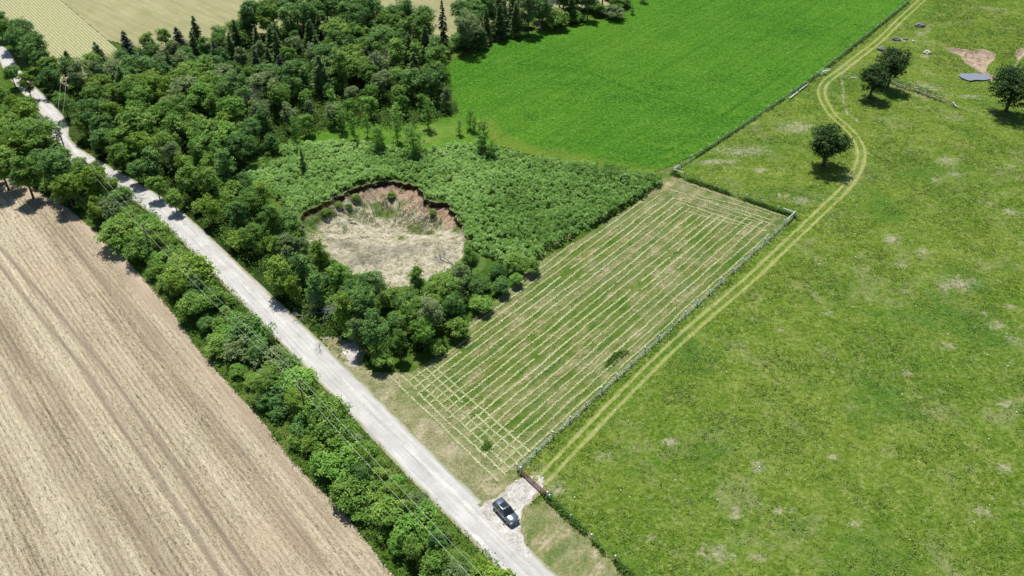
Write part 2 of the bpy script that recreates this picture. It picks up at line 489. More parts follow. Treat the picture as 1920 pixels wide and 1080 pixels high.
def mat_plain(name, c, rough=.8, metal=0, spec=.3, var=0, coat=0):
    m, nt, b = newmat(name, rough, spec)
    b.inputs['Metallic'].default_value = metal
    b.inputs['Coat Weight'].default_value = coat
    if var:
        tc = nd(nt, "ShaderNodeTexCoord")
        n = noise(nt, tc.outputs['Object'], 4.0, 4, .7)
        k = ramp(nt, n, [(.3, tuple(x * (1 - var) for x in c)), (.7, tuple(min(1, x * (1 + var)) for x in c))])
        nt.links.new(k, b.inputs['Base Color'])
        bump(nt, b, n, .02, .5)
    else: b.inputs['Base Color'].default_value = (*c, 1)
    return m

M = {}
M['pasture'] = mat_pasture(); M['alfalfa'] = mat_alfalfa(); M['stubble'] = mat_stubble()
M['rowcrop'] = mat_rowcrop(); M['pale'] = mat_paleField()
M['hay'] = mat_hayfield(); M['road'] = mat_road(); M['track'] = mat_track(); M['drive'] = mat_drive(); M['pit'] = mat_pit()
M['verge'] = mat_grass("verge_grass", (.030, .070, .010), (.070, .125, .018), (.17, .19, .065))
M['clearing'] = mat_grass("clearing_grass", (.045, .12, .012), (.085, .18, .02), (.17, .23, .05))
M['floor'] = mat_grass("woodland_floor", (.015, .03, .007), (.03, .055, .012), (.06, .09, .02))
M['sumacfloor'] = mat_grass("scrub_floor", (.03, .08, .010), (.09, .17, .025), (.30, .33, .13), .05, .3)
# leaves
M['leaf_mid'] = mat_leaf("leaf_mid_green", (0.0592, 0.1331, 0.0206), (0.1481, 0.2782, 0.0455), (0.3094, 0.4594, 0.0869))
M['leaf_yellow'] = mat_leaf("leaf_yellow_green", (0.0649, 0.1418, 0.014), (0.1622, 0.2783, 0.0299), (0.3136, 0.4515, 0.0748))
M['leaf_dark'] = mat_leaf("leaf_dark_green", (0.0418, 0.1066, 0.0241), (0.1118, 0.2354, 0.0537), (0.2617, 0.4239, 0.1127))
M['leaf_grey'] = mat_leaf("leaf_grey_green", (0.075, 0.1304, 0.0423), (0.1753, 0.2587, 0.0923), (0.3379, 0.4163, 0.1732))
M['leaf_fresh'] = mat_leaf("leaf_fresh_green", (0.0674, 0.1817, 0.0241), (0.1684, 0.3432, 0.0518), (0.3144, 0.5046, 0.1036))
M['needle'] = mat_leaf("needles_dark", (0.0336, 0.0726, 0.0206), (0.0807, 0.1512, 0.0389), (0.185, 0.2722, 0.0723), .08)
M['needle_blue'] = mat_leaf("needles_grey", (0.0325, 0.052, 0.0325), (0.065, 0.0975, 0.0585), (0.117, 0.156, 0.104), .08)
M['oak'] = mat_leaf("oak_leaf_dark", (0.0116, 0.0325, 0.0083), (0.0309, 0.0725, 0.0154), (0.0772, 0.1375, 0.0333), .10, .05)
M['sumac'] = mat_leaf("sumac_leaf", (.085, .19, .03), (.24, .43, .10), (.42, .60, .21), .2)
M['weed'] = mat_leaf("weed_leaf", (0.0328, 0.0897, 0.0099), (0.0894, 0.1794, 0.0224), (0.1938, 0.276, 0.0497))
M['grassblade'] = mat_leaf("grass_blade", (.045, .11, .010), (.085, .165, .018), (.17, .23, .06))
M['pasturetuft'] = mat_leaf("pasture_tuft_blades", (.040, .110, .010), (.10, .185, .020), (.28, .36, .10))
M['thistle'] = mat_leaf("thistle_leaf", (.045, .12, .022), (.13, .23, .06), (.30, .40, .18))
M['flower'] = mat_plain("white_petals", (.75, .75, .70), .8)
M['haystraw'] = mat_leaf("cut_hay_blades", (.30, .34, .13), (.50, .54, .27), (.68, .69, .44), .1)
M['fencegrass'] = mat_leaf("fence_grass_blades", (.20, .29, .12), (.36, .46, .24), (.52, .60, .40))
M['strawtuft'] = mat_leaf("dry_tuft_blades", (.20, .18, .09), (.36, .32, .19), (.55, .50, .35), .1)
M['bark'] = mat_plain("bark", (.10, .085, .065), .95, var=.35)
M['deadwood'] = mat_plain("dead_grey_wood", (.27, .25, .235), .95, var=.3)
M['postwood'] = mat_plain("weathered_post_wood", (.62, .64, .63), .9, var=.25)
M['wire'] = mat_plain("fence_wire", (.35, .36, .36), .5, .6)
M['cable'] = mat_plain("power_cable", (.45, .46, .46), .45, .3)
M['polewood'] = mat_plain("utility_pole_wood", (.13, .11, .09), .95, var=.3)
M['rust'] = mat_plain("rusty_red_gate_steel", (.30, .14, .10), .8, .2, var=.3)
M['rock'] = mat_plain("boulder_stone", (.17, .165, .16), .95, var=.35)
M['rockpale'] = mat_plain("pale_boulder_stone", (.50, .48, .44), .95, var=.2)
M['paint'] = mat_plain("dark_grey_paint", (.12, .15, .18), .25, .5, .5, coat=1.0)
M['glass'] = mat_plain("dark_car_glass", (.012, .016, .018), .06, 0, .8)
M['rubber'] = mat_plain("tyre_rubber", (.02, .02, .02), .9)
M['alloy'] = mat_plain("alloy_rim", (.45, .46, .47), .3, .9)
M['chrome'] = mat_plain("bright_trim", (.75, .76, .77), .15, 1.0)
M['plastic'] = mat_plain("black_plastic", (.02, .02, .022), .6)
M['lamp'] = mat_plain("headlamp_lens", (.75, .78, .8), .1, .2, .8)
M['tail'] = mat_plain("tail_lamp_lens", (.35, .02, .02), .2, 0, .6)
def mat_water():
    m, nt, b = newmat("pond_surface", .22, .5)
    b.inputs['Base Color'].default_value = (.20, .22, .25, 1)
    v = coords(nt)
    bump(nt, b, noise(nt, v, 2.0, 3), .02, .4)
    return m
M['water'] = mat_water()

# ================================================================== THE GROUND
def grid(poly, res, pad=0.0):
    xs = [p[0] for p in poly]; ys = [p[1] for p in poly]
    X = np.arange(min(xs) - pad, max(xs) + pad + res, res); Y = np.arange(min(ys) - pad, max(ys) + pad + res, res)
    gx, gy = np.meshgrid(X, Y, indexing='ij')
    cx = (gx[:-1, :-1] + gx[1:, 1:]) / 2; cy = (gy[:-1, :-1] + gy[1:, 1:]) / 2
    keep = inpoly(cx, cy, poly)
    idx = np.arange(gx.size).reshape(gx.shape)
    F = np.stack([idx[:-1, :-1], idx[1:, :-1], idx[1:, 1:], idx[:-1, 1:]], -1)[keep]
    used = np.unique(F)
    rem = np.full(gx.size, -1, np.int64); rem[used] = np.arange(len(used))
    return gx.ravel()[used], gy.ravel()[used], rem[F]
def sheet(name, poly, res, z, mat, amp=0.0, sc=1.2, seed=1, fade=1.2, attrs=None, zfun=None, cat=None, **k):
    x, y, F = grid(poly, res)
    h = np.full(x.shape, float(z))
    if amp:
        n = fbm(x, y, sc, seed, 3) - .35
        h += amp * np.clip(n, 0, 1) * sstep(0, fade, edist(x, y, poly))
    if zfun is not None: h = h + zfun(x, y)
    A = {kk: ('POINT', fn(x, y)) for kk, fn in (attrs or {}).items()}
    me = mesh_np(name, np.stack([x, y, h], -1), F, mat, amp > 0 or zfun is not None, A)
    return link(name, me, kind='structure', **k)

# pit rim (ground points, clockwise from its left end)
PIT_RIM = gp([(562, 412), (575, 396), (610, 379), (640, 364), (665, 352), (700, 345), (735, 339), (770, 347), (792, 357), (797, 371),
              (815, 380), (840, 385), (856, 402), (866, 425), (874, 460), (845, 500), (800, 525), (745, 538), (690, 528), (640, 500), (600, 470), (568, 440)])
PIT_C = (sum(p[0] for p in PIT_RIM) / len(PIT_RIM), sum(p[1] for p in PIT_RIM) / len(PIT_RIM))

# base ground: a far sheet plus a finer middle, lowered under the pit
def base_ground():
    a = np.concatenate([np.linspace(-3500, -240, 10), np.arange(-234, 240, 3.0), np.linspace(246, 3500, 10)])
    b = np.concatenate([np.linspace(-3000, -10, 8), np.arange(0, 400, 3.0), np.linspace(410, 5000, 14)])
    gx, gy = np.meshgrid(a, b, indexing='ij')
    ins = inpoly(gx, gy, PIT_RIM); d = edist(gx, gy, PIT_RIM)
    z = np.where(ins | (d < 4.5), -7.0, 0.0)
    # settle gently under the pond hollow
    px, py = POND
    z = z - 2.2 * np.exp(-(((gx - px) / 26) ** 2 + ((gy - py) / 22) ** 2)) * 1.15
    z = np.where((gx - px) ** 2 + (gy - py) ** 2 < 45 ** 2, z - .8, z)
    idx = np.arange(gx.size).reshape(gx.shape)
    F = np.stack([idx[:-1, :-1], idx[1:, :-1], idx[1:, 1:], idx[:-1, 1:]], -1).reshape(-1, 4)
    me = mesh_np("ground", np.stack([gx.ravel(), gy.ravel(), z.ravel() - .10], -1), F, M['verge'])
    link("ground", me, kind='structure')
POND = G(1822, 146)

# ---- hollow around the pond
DIRT = gp([(1773, 84), (1800, 86), (1822, 90), (1845, 88), (1869, 97), (1866, 106), (1856, 112), (1852, 122), (1862, 130), (1874, 132), (1868, 139), (1840, 137),
           (1848, 128), (1830, 118), (1812, 108), (1800, 96), (1785, 92)])
DIRT2 = gp([(1906, 92), (1925, 88), (1932, 96), (1918, 104), (1912, 110), (1905, 103)])
RUTPATH = gp([(1912, 106), (1905, 122), (1880, 129), (1866, 133)])
POND_POLY = gp([(1797, 139), (1812, 136), (1835, 138), (1853, 142), (1866, 147), (1850, 151), (1830, 152), (1812, 149), (1800, 144)])
def pasture_h(x, y):
    px, py = POND
    h = -2.2 * np.exp(-(((x - px) / 26) ** 2 + ((y - py) / 22) ** 2))
    # eroded cut bank: a sharp step down inside the bare dirt's upper edge
    for D in (DIRT, DIRT2):
        ins = inpoly(x, y, D)
        h = h - np.where(ins, np.minimum(edist(x, y, D), .9) * .8 * sstep(-6, 8, y - py), 0)
    h = h + .5 * fbm(x, y, 22, 77, 2) * sstep(14, 34, np.hypot(x - px, y - py)) * sstep(0, 8, edist(x, y, PASTURE))
    return h
def blobs(x, y, L):
    m = np.zeros(x.shape)
    for px, py, rx, ry in L:
        cx, cy = G(px, py)
        ex, _ = G(px + rx, py); _, ey = G(px, py - ry)
        q = ((x - cx) / abs(ex - cx)) ** 2 + ((y - cy) / abs(ey - cy)) ** 2
        m = np.maximum(m, np.exp(-q * .9) * .85)
    return m
BARE = [(1800, 532, 42, 20), (1776, 540, 22, 10), (1730, 476, 18, 12), (1670, 452, 22, 14), (1868, 612, 28, 12), (1845, 590, 10, 7), (1893, 577, 16, 6), (1466, 370, 22, 8),
        (1500, 378, 30, 12), (1425, 322, 22, 7), (1390, 285, 75, 13), (1340, 305, 50, 8), (1772, 302, 26, 10), (1790, 330, 22, 7), (1895, 313, 18, 5), (1755, 338, 14, 6),
        (1378, 962, 18, 12), (1340, 1040, 50, 24), (1375, 968, 16, 10), (1420, 880, 22, 18), (1470, 960, 30, 14), (1495, 240, 45, 14), (1500, 236, 30, 10), (1585, 238, 10, 4),
        (1895, 400, 25, 10), (1780, 650, 18, 10), (1690, 500, 14, 8), (1550, 588, 16, 7), (1560, 700, 10, 5), (1463, 620, 10, 5), (1410, 600, 8, 5), (1890, 760, 26, 14),
        (1880, 880, 24, 14), (1840, 960, 26, 14), (1220, 1010, 20, 10), (1132, 860, 26, 12), (1260, 830, 24, 14), (1040, 920, 26, 14), (1015, 905, 14, 10),
        (1655, 92, 14, 6), (1690, 74, 24, 5), (1725, 62, 14, 4), (1735, 100, 14, 5), (1820, 168, 30, 5), (1730, 155, 60, 14), (1740, 172, 40, 8), (1900, 640, 22, 12),
        (1600, 985, 24, 12), (1420, 1050, 26, 12), (1560, 860, 14, 8), (1700, 700, 16, 9)]
PATHS = [gp([(1578, 150), (1581, 170), (1581, 195), (1588, 215), (1610, 232)]), gp([(1760, 175), (1790, 190), (1840, 207), (1880, 216)]),
         gp([(1740, 72), (1724, 60)]), RUTPATH, gp([(1760, 165), (1800, 170), (1850, 176)])]
def bare_f(x, y):
    m = blobs(x, y, BARE)
    for p in PATHS: m = np.maximum(m, .75 * (1 - sstep(.15, .9, edist(x, y, p, False))))
    return m
def dirt_f(x, y):
    m = np.zeros(x.shape)
    for D in (DIRT, DIRT2):
        d = edist(x, y, D); s = np.where(inpoly(x, y, D), d, -d)
        m = np.maximum(m, sstep(-.8, .8, s))
    m = np.maximum(m, .40 * (1 - sstep(.3, 1.6, edist(x, y, POND_POLY))))
    return m

PASTURE = [ST(-.2, 0), ST(FL, 0), G(1262, 326), G(1480, 180), G(1700, 8), *gp([(1716, -10), (1745, -50), (2250, -50), (2250, 500), (2250, 1300), (1420, 1300)])] + gp([(1270, 1170), (1183, 1083), (1100, 1003), (1030, 938), (1008, 912), (990, 898)])
base_ground()
sheet("pasture", PASTURE, .42, 0.0, M['pasture'], amp=.45, sc=1.1, seed=3, fade=.8, attrs={'bare': bare_f, 'dirt': dirt_f}, zfun=pasture_h)

ALF = [ST(103, 30)] + gp([(1262, 322), (1480, 178), (1703, 6)]) + gp([(1716, -10), (1738, -50), (1120, -60), (1150, 30), (1060, 50), (960, 68), (870, 108), (822, 128), (845, 170), (862, 212), (905, 238), (925, 270), (1000, 292), (1100, 314), (1200, 334)])
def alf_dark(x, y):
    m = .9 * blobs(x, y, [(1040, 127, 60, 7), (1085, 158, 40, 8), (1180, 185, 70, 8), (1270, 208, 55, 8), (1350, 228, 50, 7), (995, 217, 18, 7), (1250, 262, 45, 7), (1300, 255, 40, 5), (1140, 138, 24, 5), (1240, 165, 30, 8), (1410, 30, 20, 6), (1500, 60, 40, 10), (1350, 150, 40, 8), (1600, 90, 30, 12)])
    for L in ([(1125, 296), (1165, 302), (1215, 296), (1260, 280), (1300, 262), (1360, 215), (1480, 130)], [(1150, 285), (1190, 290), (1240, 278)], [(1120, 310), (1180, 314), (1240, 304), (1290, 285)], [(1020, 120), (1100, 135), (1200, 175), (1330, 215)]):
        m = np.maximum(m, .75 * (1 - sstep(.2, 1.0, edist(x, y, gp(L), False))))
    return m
def alf_edge(x, y):
    c = gp([(905, 238), (925, 270), (1000, 292), (1100, 314), (1230, 336)])
    return .8 * (1 - sstep(1, 7, edist(x, y, c, False) + 3 * (vnoise(x, y, 3, 5) - .5)))
sheet("green_field", ALF, .5, 0.01, M['alfalfa'], amp=.50, sc=1.2, seed=9, fade=1.0, attrs={'bare': alf_edge, 'dark': alf_dark})

STUB = gp([(745, 1090), (640, 955), (545, 862), (500, 800), (430, 722), (370, 655), (325, 588), (232, 480), (130, 392), (60, 352), (0, 322), (-60, 300)]) + gp([(-420, 300), (-420, 1300), (820, 1300)])
def stub_edge(x, y):
    return (1 - sstep(.3, 3.6, edist(x, y, STUB[:12], False) + 3 * (vnoise(x, y, 4, 8) - .5))) * (.35 + .65 * sstep(75, 130, y))
def stub_track(x, y):
    m = np.zeros(x.shape)
    for L in (gp([(-60, 425), (0, 497), (50, 562), (165, 702), (231, 806), (301, 900), (420, 1085), (470, 1170)]), gp([(-60, 400), (0, 464), (87, 562), (186, 678), (264, 781), (347, 900), (467, 1080), (520, 1170)])):
        m = np.maximum(m, 1.0 * (1 - sstep(.12, .62, edist(x, y, L, False))))
    for L in (gp([(60, 350), (200, 480), (330, 610), (470, 790), (640, 1000)]), gp([(0, 690), (230, 1080)]), gp([(0, 610), (100, 730), (330, 1090)]), gp([(110, 430), (300, 640), (450, 840), (600, 1060)])):
        m = np.maximum(m, .42 * (1 - sstep(.3, 1.8, edist(x, y, L, False))) * (.4 + .9 * vnoise(x, y, 6, 44)))
    return m
def stub_h(x, y): return -.10 * stub_track(x, y)
sheet("stubble_field", STUB, .34, 0.03, M['stubble'], amp=.06, sc=1.5, seed=4, attrs={'edge': stub_edge, 'track': stub_track}, zfun=stub_h)

def flat(name, poly, z, mat, res=2.0, attrs=None):
    return sheet(name, poly, res, z, mat, attrs=attrs)
ROWP = [G(120, 165), G(90, 110), G(-10, 18)] + gp([(-260, -60), (48, -60), (108, -5), (200, 75), (240, 110)])
PALE = gp([(200, 75), (108, -5), (48, -60), (1320, -60), (1160, 8), (960, 40), (860, 75), (560, 60), (300, 100)])
flat("row_crop_field", ROWP, 0.02, M['rowcrop'], .5)
flat("pale_crop_field", PALE, 0.012, M['pale'], .8)

# woodland floor, clearing lawn, scrub ground
WOOD = gp([(20, 190), (95, 120), (130, 170), (210, 100), (330, 80), (560, 70), (700, 60), (835, 100), (850, 190), (862, 215), (760, 245), (640, 240), (560, 262), (470, 300), (430, 320), (520, 400), (560, 440), (600, 475),
           (640, 505), (700, 535), (760, 540), (850, 500), (900, 520), (870, 570), (780, 660), (700, 675), (665, 640), (600, 630), (500, 550), (430, 478), (320, 385), (240, 330), (130, 260), (90, 205)])
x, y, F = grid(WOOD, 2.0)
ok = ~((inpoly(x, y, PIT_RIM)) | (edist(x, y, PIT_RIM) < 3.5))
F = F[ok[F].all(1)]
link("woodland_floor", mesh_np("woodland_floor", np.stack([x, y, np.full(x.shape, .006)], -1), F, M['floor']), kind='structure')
CLEAR = gp([(540, 262), (640, 232), (760, 236), (862, 212), (905, 236), (935, 275), (1000, 300), (1000, 330), (760, 310), (640, 300), (540, 300)])
sheet("clearing", CLEAR, .6, .014, M['clearing'], amp=.12, sc=1.3, seed=12)
SUMAC = gp([(425, 312), (470, 288), (545, 272), (640, 268), (705, 272), (762, 286), (800, 282), (850, 275), (910, 272), (960, 290), (1010, 300), (1100, 314), (1170, 326), (1236, 337), (1238, 348), (1205, 368), (1160, 396), (1105, 428),
            (1060, 452), (1010, 486), (960, 500), (905, 478), (878, 462), (870, 428), (858, 400), (842, 383), (797, 369), (793, 354), (770, 343), (735, 335), (700, 341), (665, 348), (610, 375), (575, 392), (556, 400), (520, 372), (470, 350)])
sheet("scrub_ground", SUMAC, .8, .022, M['sumacfloor'], amp=.0)

# mown hay field and verge
HAY = [ST(.3, .1)] + [ST(FL - .3, .1)] + gp([(1262, 330), (1246, 333), (1205, 372), (1150, 408), (1080, 452), (1000, 500), (950, 545), (880, 605), (850, 650), (770, 700), (700, 700), (655, 668), (640, 630), (600, 632), (640, 690), (760, 815), (900, 950), (935, 975), (962, 925)])
def hay_dry(x, y):
    s, t = TS(x, y)
    m = .45 * sstep(70, 96, s) + .5 * (1 - sstep(0, 8, np.abs(t - 35))) + .75 * (1 - sstep(-6.5, -1.5, s)) + .3 * (fbm(x, y, 9, 14, 2) > .5)
    return m + blobs(x, y, [(985, 500, 40, 12), (930, 545, 40, 14), (640, 652, 22, 16), (700, 720, 40, 14), (830, 790, 40, 30)])
sheet("hay_field", HAY, .6, .034, M['hay'], amp=.05, sc=1.4, seed=6, attrs={'bare': hay_dry})
STRIP = gp([(1000, 948), (1028, 938), (1100, 1003), (1183, 1083)]) + gp([(1260, 1160), (1110, 1160), (1040, 1080), (975, 1010), (985, 960)])
sheet("mown_verge", STRIP, .6, .03, M['hay'], amp=.05, sc=1.4, seed=7, attrs={'bare': lambda x, y: .45 + 0 * x})

# road, driveway, pasture track
def ribbon(name, pts, w, z, mat, na=9, step=.8, label=None, jit=0.0):
    c = spline(pts, step)
    d = np.gradient(c, axis=0); d /= np.linalg.norm(d, axis=1)[:, None]
    nrm = np.stack([-d[:, 1], d[:, 0]], -1)
    t = np.linspace(-.5, .5, na)
    wv = (np.interp(c[:, 1], [0, 130, 185, 230, 300], [w, w, w * .88, w * .68, w * .58]) if w > 3 else w) * (1 + jit * (vnoise(c[:, 0], c[:, 1], 3, 3) - .5))
    Vx = c[:, None, :] + nrm[:, None, :] * (t[None, :, None] * wv[:, None, None])
    zz = np.full(Vx.shape[:2], z) + .0
    V = np.concatenate([Vx, zz[..., None]], -1).reshape(-1, 3)
    idx = np.arange(len(c) * na).reshape(len(c), na)
    F = np.stack([idx[:-1, :-1], idx[1:, :-1], idx[1:, 1:], idx[:-1, 1:]], -1).reshape(-1, 4)[:, ::-1]
    ac = np.tile(t + .5, len(c))
    return link(name, mesh_np(name, V, F, mat, False, {'across': ('POINT', ac)}), kind='structure')
ROADC = [G(1235, 1320), G(1090, 1177)] + [tuple((np.array(G(*l)) + np.array(G(*r))) / 2) for l, r in
         [((940, 1063), (985, 1031)), ((887, 1007), (932, 978)), ((760, 887), (805, 846)), ((610, 727), (652, 693)), ((423, 533), (463, 516)), ((280, 397), (318, 383)), ((106, 282), (145, 277)), ((90, 226), (118, 224)), ((19, 144), (38, 135)), ((-4, 108), (10, 88))]] + [G(-40, 75), G(-160, 15)]
ribbon("road", ROADC, 6.0, .052, M['road'], 13)
DRIVE = gp([(895, 946), (918, 934), (940, 920), (955, 904), (985, 893), (992, 884), (1012, 886), (1034, 902), (1020, 924), (1000, 940), (988, 960), (983, 985), (990, 1022), (1000, 1046), (985, 1046), (945, 1005), (905, 965)])
def drive_e(x, y): return 1 - sstep(0, 1.4, edist(x, y, DRIVE[0:13], False) + 1.5 * (fbm(x, y, 1.8, 19, 2) - .45))
sheet("driveway", DRIVE, .3, .060, M['drive'], attrs={'across': drive_e})
LAYBY = gp([(618, 655), (640, 640), (668, 632), (690, 650), (680, 675), (690, 715), (660, 705), (630, 680)])
sheet("gravel_pull_in", LAYBY, .4, .040, M['drive'], attrs={'across': lambda x, y: 1 - sstep(0, 2.4, edist(x, y, LAYBY))})
TRK = gp([(1012, 905), (1040, 876), (1120, 792), (1220, 690), (1300, 615), (1400, 530), (1470, 464), (1532, 406), (1570, 370), (1596, 340), (1612, 308), (1614, 285), (1605, 262), (1585, 240), (1562, 220), (1546, 195), (1540, 172), (1550, 152), (1574, 134), (1610, 105), (1650, 74), (1690, 36), (1735, -5)]) + [G(1780, -45)]
def offset(pts, o):
    c = spline(pts, 4.0); d = np.gradient(c, axis=0); d /= np.linalg.norm(d, axis=1)[:, None]
    return [tuple(p) for p in c + np.stack([-d[:, 1], d[:, 0]], -1) * o]
def drape(o, extra=.10):
    me = o.data; n = len(me.vertices); a = np.empty(n * 3, np.float32); me.vertices.foreach_get("co", a); a = a.reshape(-1, 3)
    h = pasture_h(a[:, 0], a[:, 1]) + .45 * np.clip(fbm(a[:, 0], a[:, 1], 1.1, 3, 3) - .35, 0, 1) * sstep(0, .8, edist(a[:, 0], a[:, 1], PASTURE))
    a[:, 2] = h + extra; me.vertices.foreach_set("co", a.ravel()); me.update()
for o_ in (-.88, .88): drape(ribbon("wheel_rut", offset(TRK, o_), .95, .1, M['track'], 7, .5, jit=.5), .035)
# pond
pw = gp([(1798, 139), (1806, 137), (1815, 138), (1828, 136.5), (1842, 139), (1853, 142), (1860, 146), (1846, 150), (1830, 149.5), (1818, 151), (1806, 147), (1799, 143)], -1.7)
c = spline(pw + [pw[0]], .5)[:-1]
me = bpy.data.meshes.new("pond_water"); me.from_pydata([(p[0], p[1], -1.70) for p in c], [], [tuple(range(len(c)))[::-1]]); me.materials.append(M['water'])
link("pond_water", me, kind='structure')

# ---- the excavated pit
def z_dep(z): return np.clip(-z / 3.6, 0, 1)
def build_pit():
    rim = spline(PIT_RIM + [PIT_RIM[0]], .45)[:-1]
    n = len(rim); cx, cy = PIT_C
    ang = np.arctan2(rim[:, 1] - cy, rim[:, 0] - cx)
    rr = np.hypot(rim[:, 0] - cx, rim[:, 1] - cy)
    rr = rr + 1.3 * (vnoise(ang * 9, ang * 0, 1.0, 4) - .5) + 1.0 * (vnoise(ang * 26, ang * 0, 1.0, 9) - .5)
    back = sstep(-.35, .35, np.sin(ang) + .25)            # 1 on the far wall, 0 at the near open side
    dmax = 3.6
    # profile: (inset from rim in metres, depth fraction)
    rows = [(-6.0, 0.0), (-3.0, 0.0), (-1.2, 0.0), (-.3, .0), (0, .02), (.08, .14), (.22, .24), (.7, .33), (1.4, .44), (2.2, .56), (3.1, .68), (4.2, .80), (5.4, .90), (6.8, .96), (8.4, 1.0), (10.5, 1.0)]
    V = []; st = []; lip = []
    for k, (ins, dep) in enumerate(rows):
        nn = vnoise(ang * 14 + k * .4, ang * 0 + k * .5, 1.0, 21)
        i2 = ins * (1 + (1 - back) * 1.3) if ins > 0 else ins
        r = np.maximum(rr - i2 * (1 + .7 * (nn - .5)), rr * (1 - .045 * (k - 3))) if ins > 0 else rr - ins
        x = cx + np.cos(ang) * r; y = cy + np.sin(ang) * r
        z = -dmax * dep * (.25 + .75 * back) + (.7 * (vnoise(x, y, 1.4, 31) - .5) + .5 * (vnoise(x, y, .6, 32) - .5)) * (dep > .2) * (1 - .6 * (dep > .85)) + .03 * (k + 1) * (dep < .05) * 0 + .03
        if ins < -2: z = z * 0 - .02
        elif ins <= 0: z = z * 0 + .12 * (ins > -2)
        V.append(np.stack([x, y, z], -1)); st.append(np.full(n, {4: .75, 5: .95, 6: .85, 7: .60, 8: .45, 9: .3}.get(k, 0.)) * back); lip.append(np.full(n, 1.0 if k < 4 else 0.0))
    last = V[-1]
    for q in (.8, .6, .42, .26, .12, .03):
        x = cx + (last[:, 0] - cx) * q; y = cy + (last[:, 1] - cy) * q
        zq = last[:, 2] * q + (-dmax * .88) * (1 - q)
        V.append(np.stack([x, y, zq + .15 * (vnoise(x, y, 1.5, 8) - .5)], -1)); st.append(np.zeros(n)); lip.append(np.zeros(n))
    K = len(V); V = np.concatenate(V); idx = np.arange(K * n).reshape(K, n)
    nx = np.roll(idx, -1, axis=1)
    F = np.stack([idx[:-1], nx[:-1], nx[1:], idx[1:]], -1).reshape(-1, 4)
    x, y = V[:, 0], V[:, 1]
    floorz = -3.3
    def pb(L):
        m = np.zeros(x.shape)
        for px, py, rx, ry in L:
            c_ = G(px, py, floorz); ex = G(px + rx, py, floorz); ey = G(px, py - ry, floorz)
            m = np.maximum(m, .9 * np.exp(-(((x - c_[0]) / (ex[0] - c_[0])) ** 2 + ((y - c_[1]) / (ey[1] - c_[1])) ** 2) * .8))
        return m
    grey = pb([(745, 486, 75, 12), (690, 505, 40, 14), (650, 475, 22, 10)])
    slopeg = np.clip(1 - np.abs(z_dep(V[:, 2]) - .5) * 1.2, 0, 1) * sstep(-38, -44, x) * .9
    green = pb([(725, 400, 26, 12), (705, 388, 30, 6), (758, 385, 12, 6), (806, 438, 10, 8), (600, 400, 25, 14), (575, 425, 18, 14), (755, 455, 10, 8), (660, 372, 25, 8), (795, 400, 10, 8), (860, 445, 12, 10), (780, 425, 20, 10)])
    green = np.maximum(green, slopeg)
    soil0 = np.clip(z_dep(V[:, 2]) * 3, 0, 1) * (1 - sstep(.55, .85, z_dep(V[:, 2]))) * sstep(-42, -34, x) * .62 * (y > PIT_C[1])
    soil = pb([(843, 403, 12, 12), (835, 412, 14, 8), (780, 372, 16, 12), (765, 392, 12, 8), (722, 357, 22, 9), (750, 362, 20, 9), (800, 388, 8, 8)])
    soil = np.maximum(soil, soil0)
    me = mesh_np("pit", V, F[:, ::-1], M['pit'], True, {'steep': ('POINT', np.concatenate(st)), 'lip': ('POINT', np.concatenate(lip)), 'grey': ('POINT', grey), 'green': ('POINT', green), 'soil': ('POINT', soil)})
    link("pit", me, kind='structure')
build_pit()

# ================================================================== VEGETATION
rng = np.random.default_rng(7)
random.seed(5)
def unit(v): return v / (np.linalg.norm(v, axis=-1, keepdims=True) + 1e-9)
def leaves(c, n, L, W, rg, flat_=.6):
    """diamond leaf blades centred at c facing roughly n"""
    N = len(c)
    nn = unit(n + rg.normal(0, flat_, (N, 3)))
    r = rg.normal(0, 1, (N, 3))
    a = unit(np.cross(nn, r)); b = np.cross(nn, a)
    L = (L * rg.uniform(.6, 1.35, N))[:, None]; W = (W * rg.uniform(.6, 1.35, N))[:, None]
    V = np.stack([c - a * L, c + b * W, c + a * L, c - b * W], 1)
    return V
def cloud_mesh(name, V, tone, mat):
    N = len(V)
    F = np.arange(N * 4).reshape(N, 4)
    return mesh_np(name, V.reshape(-1, 3), F, mat, False, {'tone': ('POINT', np.repeat(np.clip(tone, 0, 1), 4))})

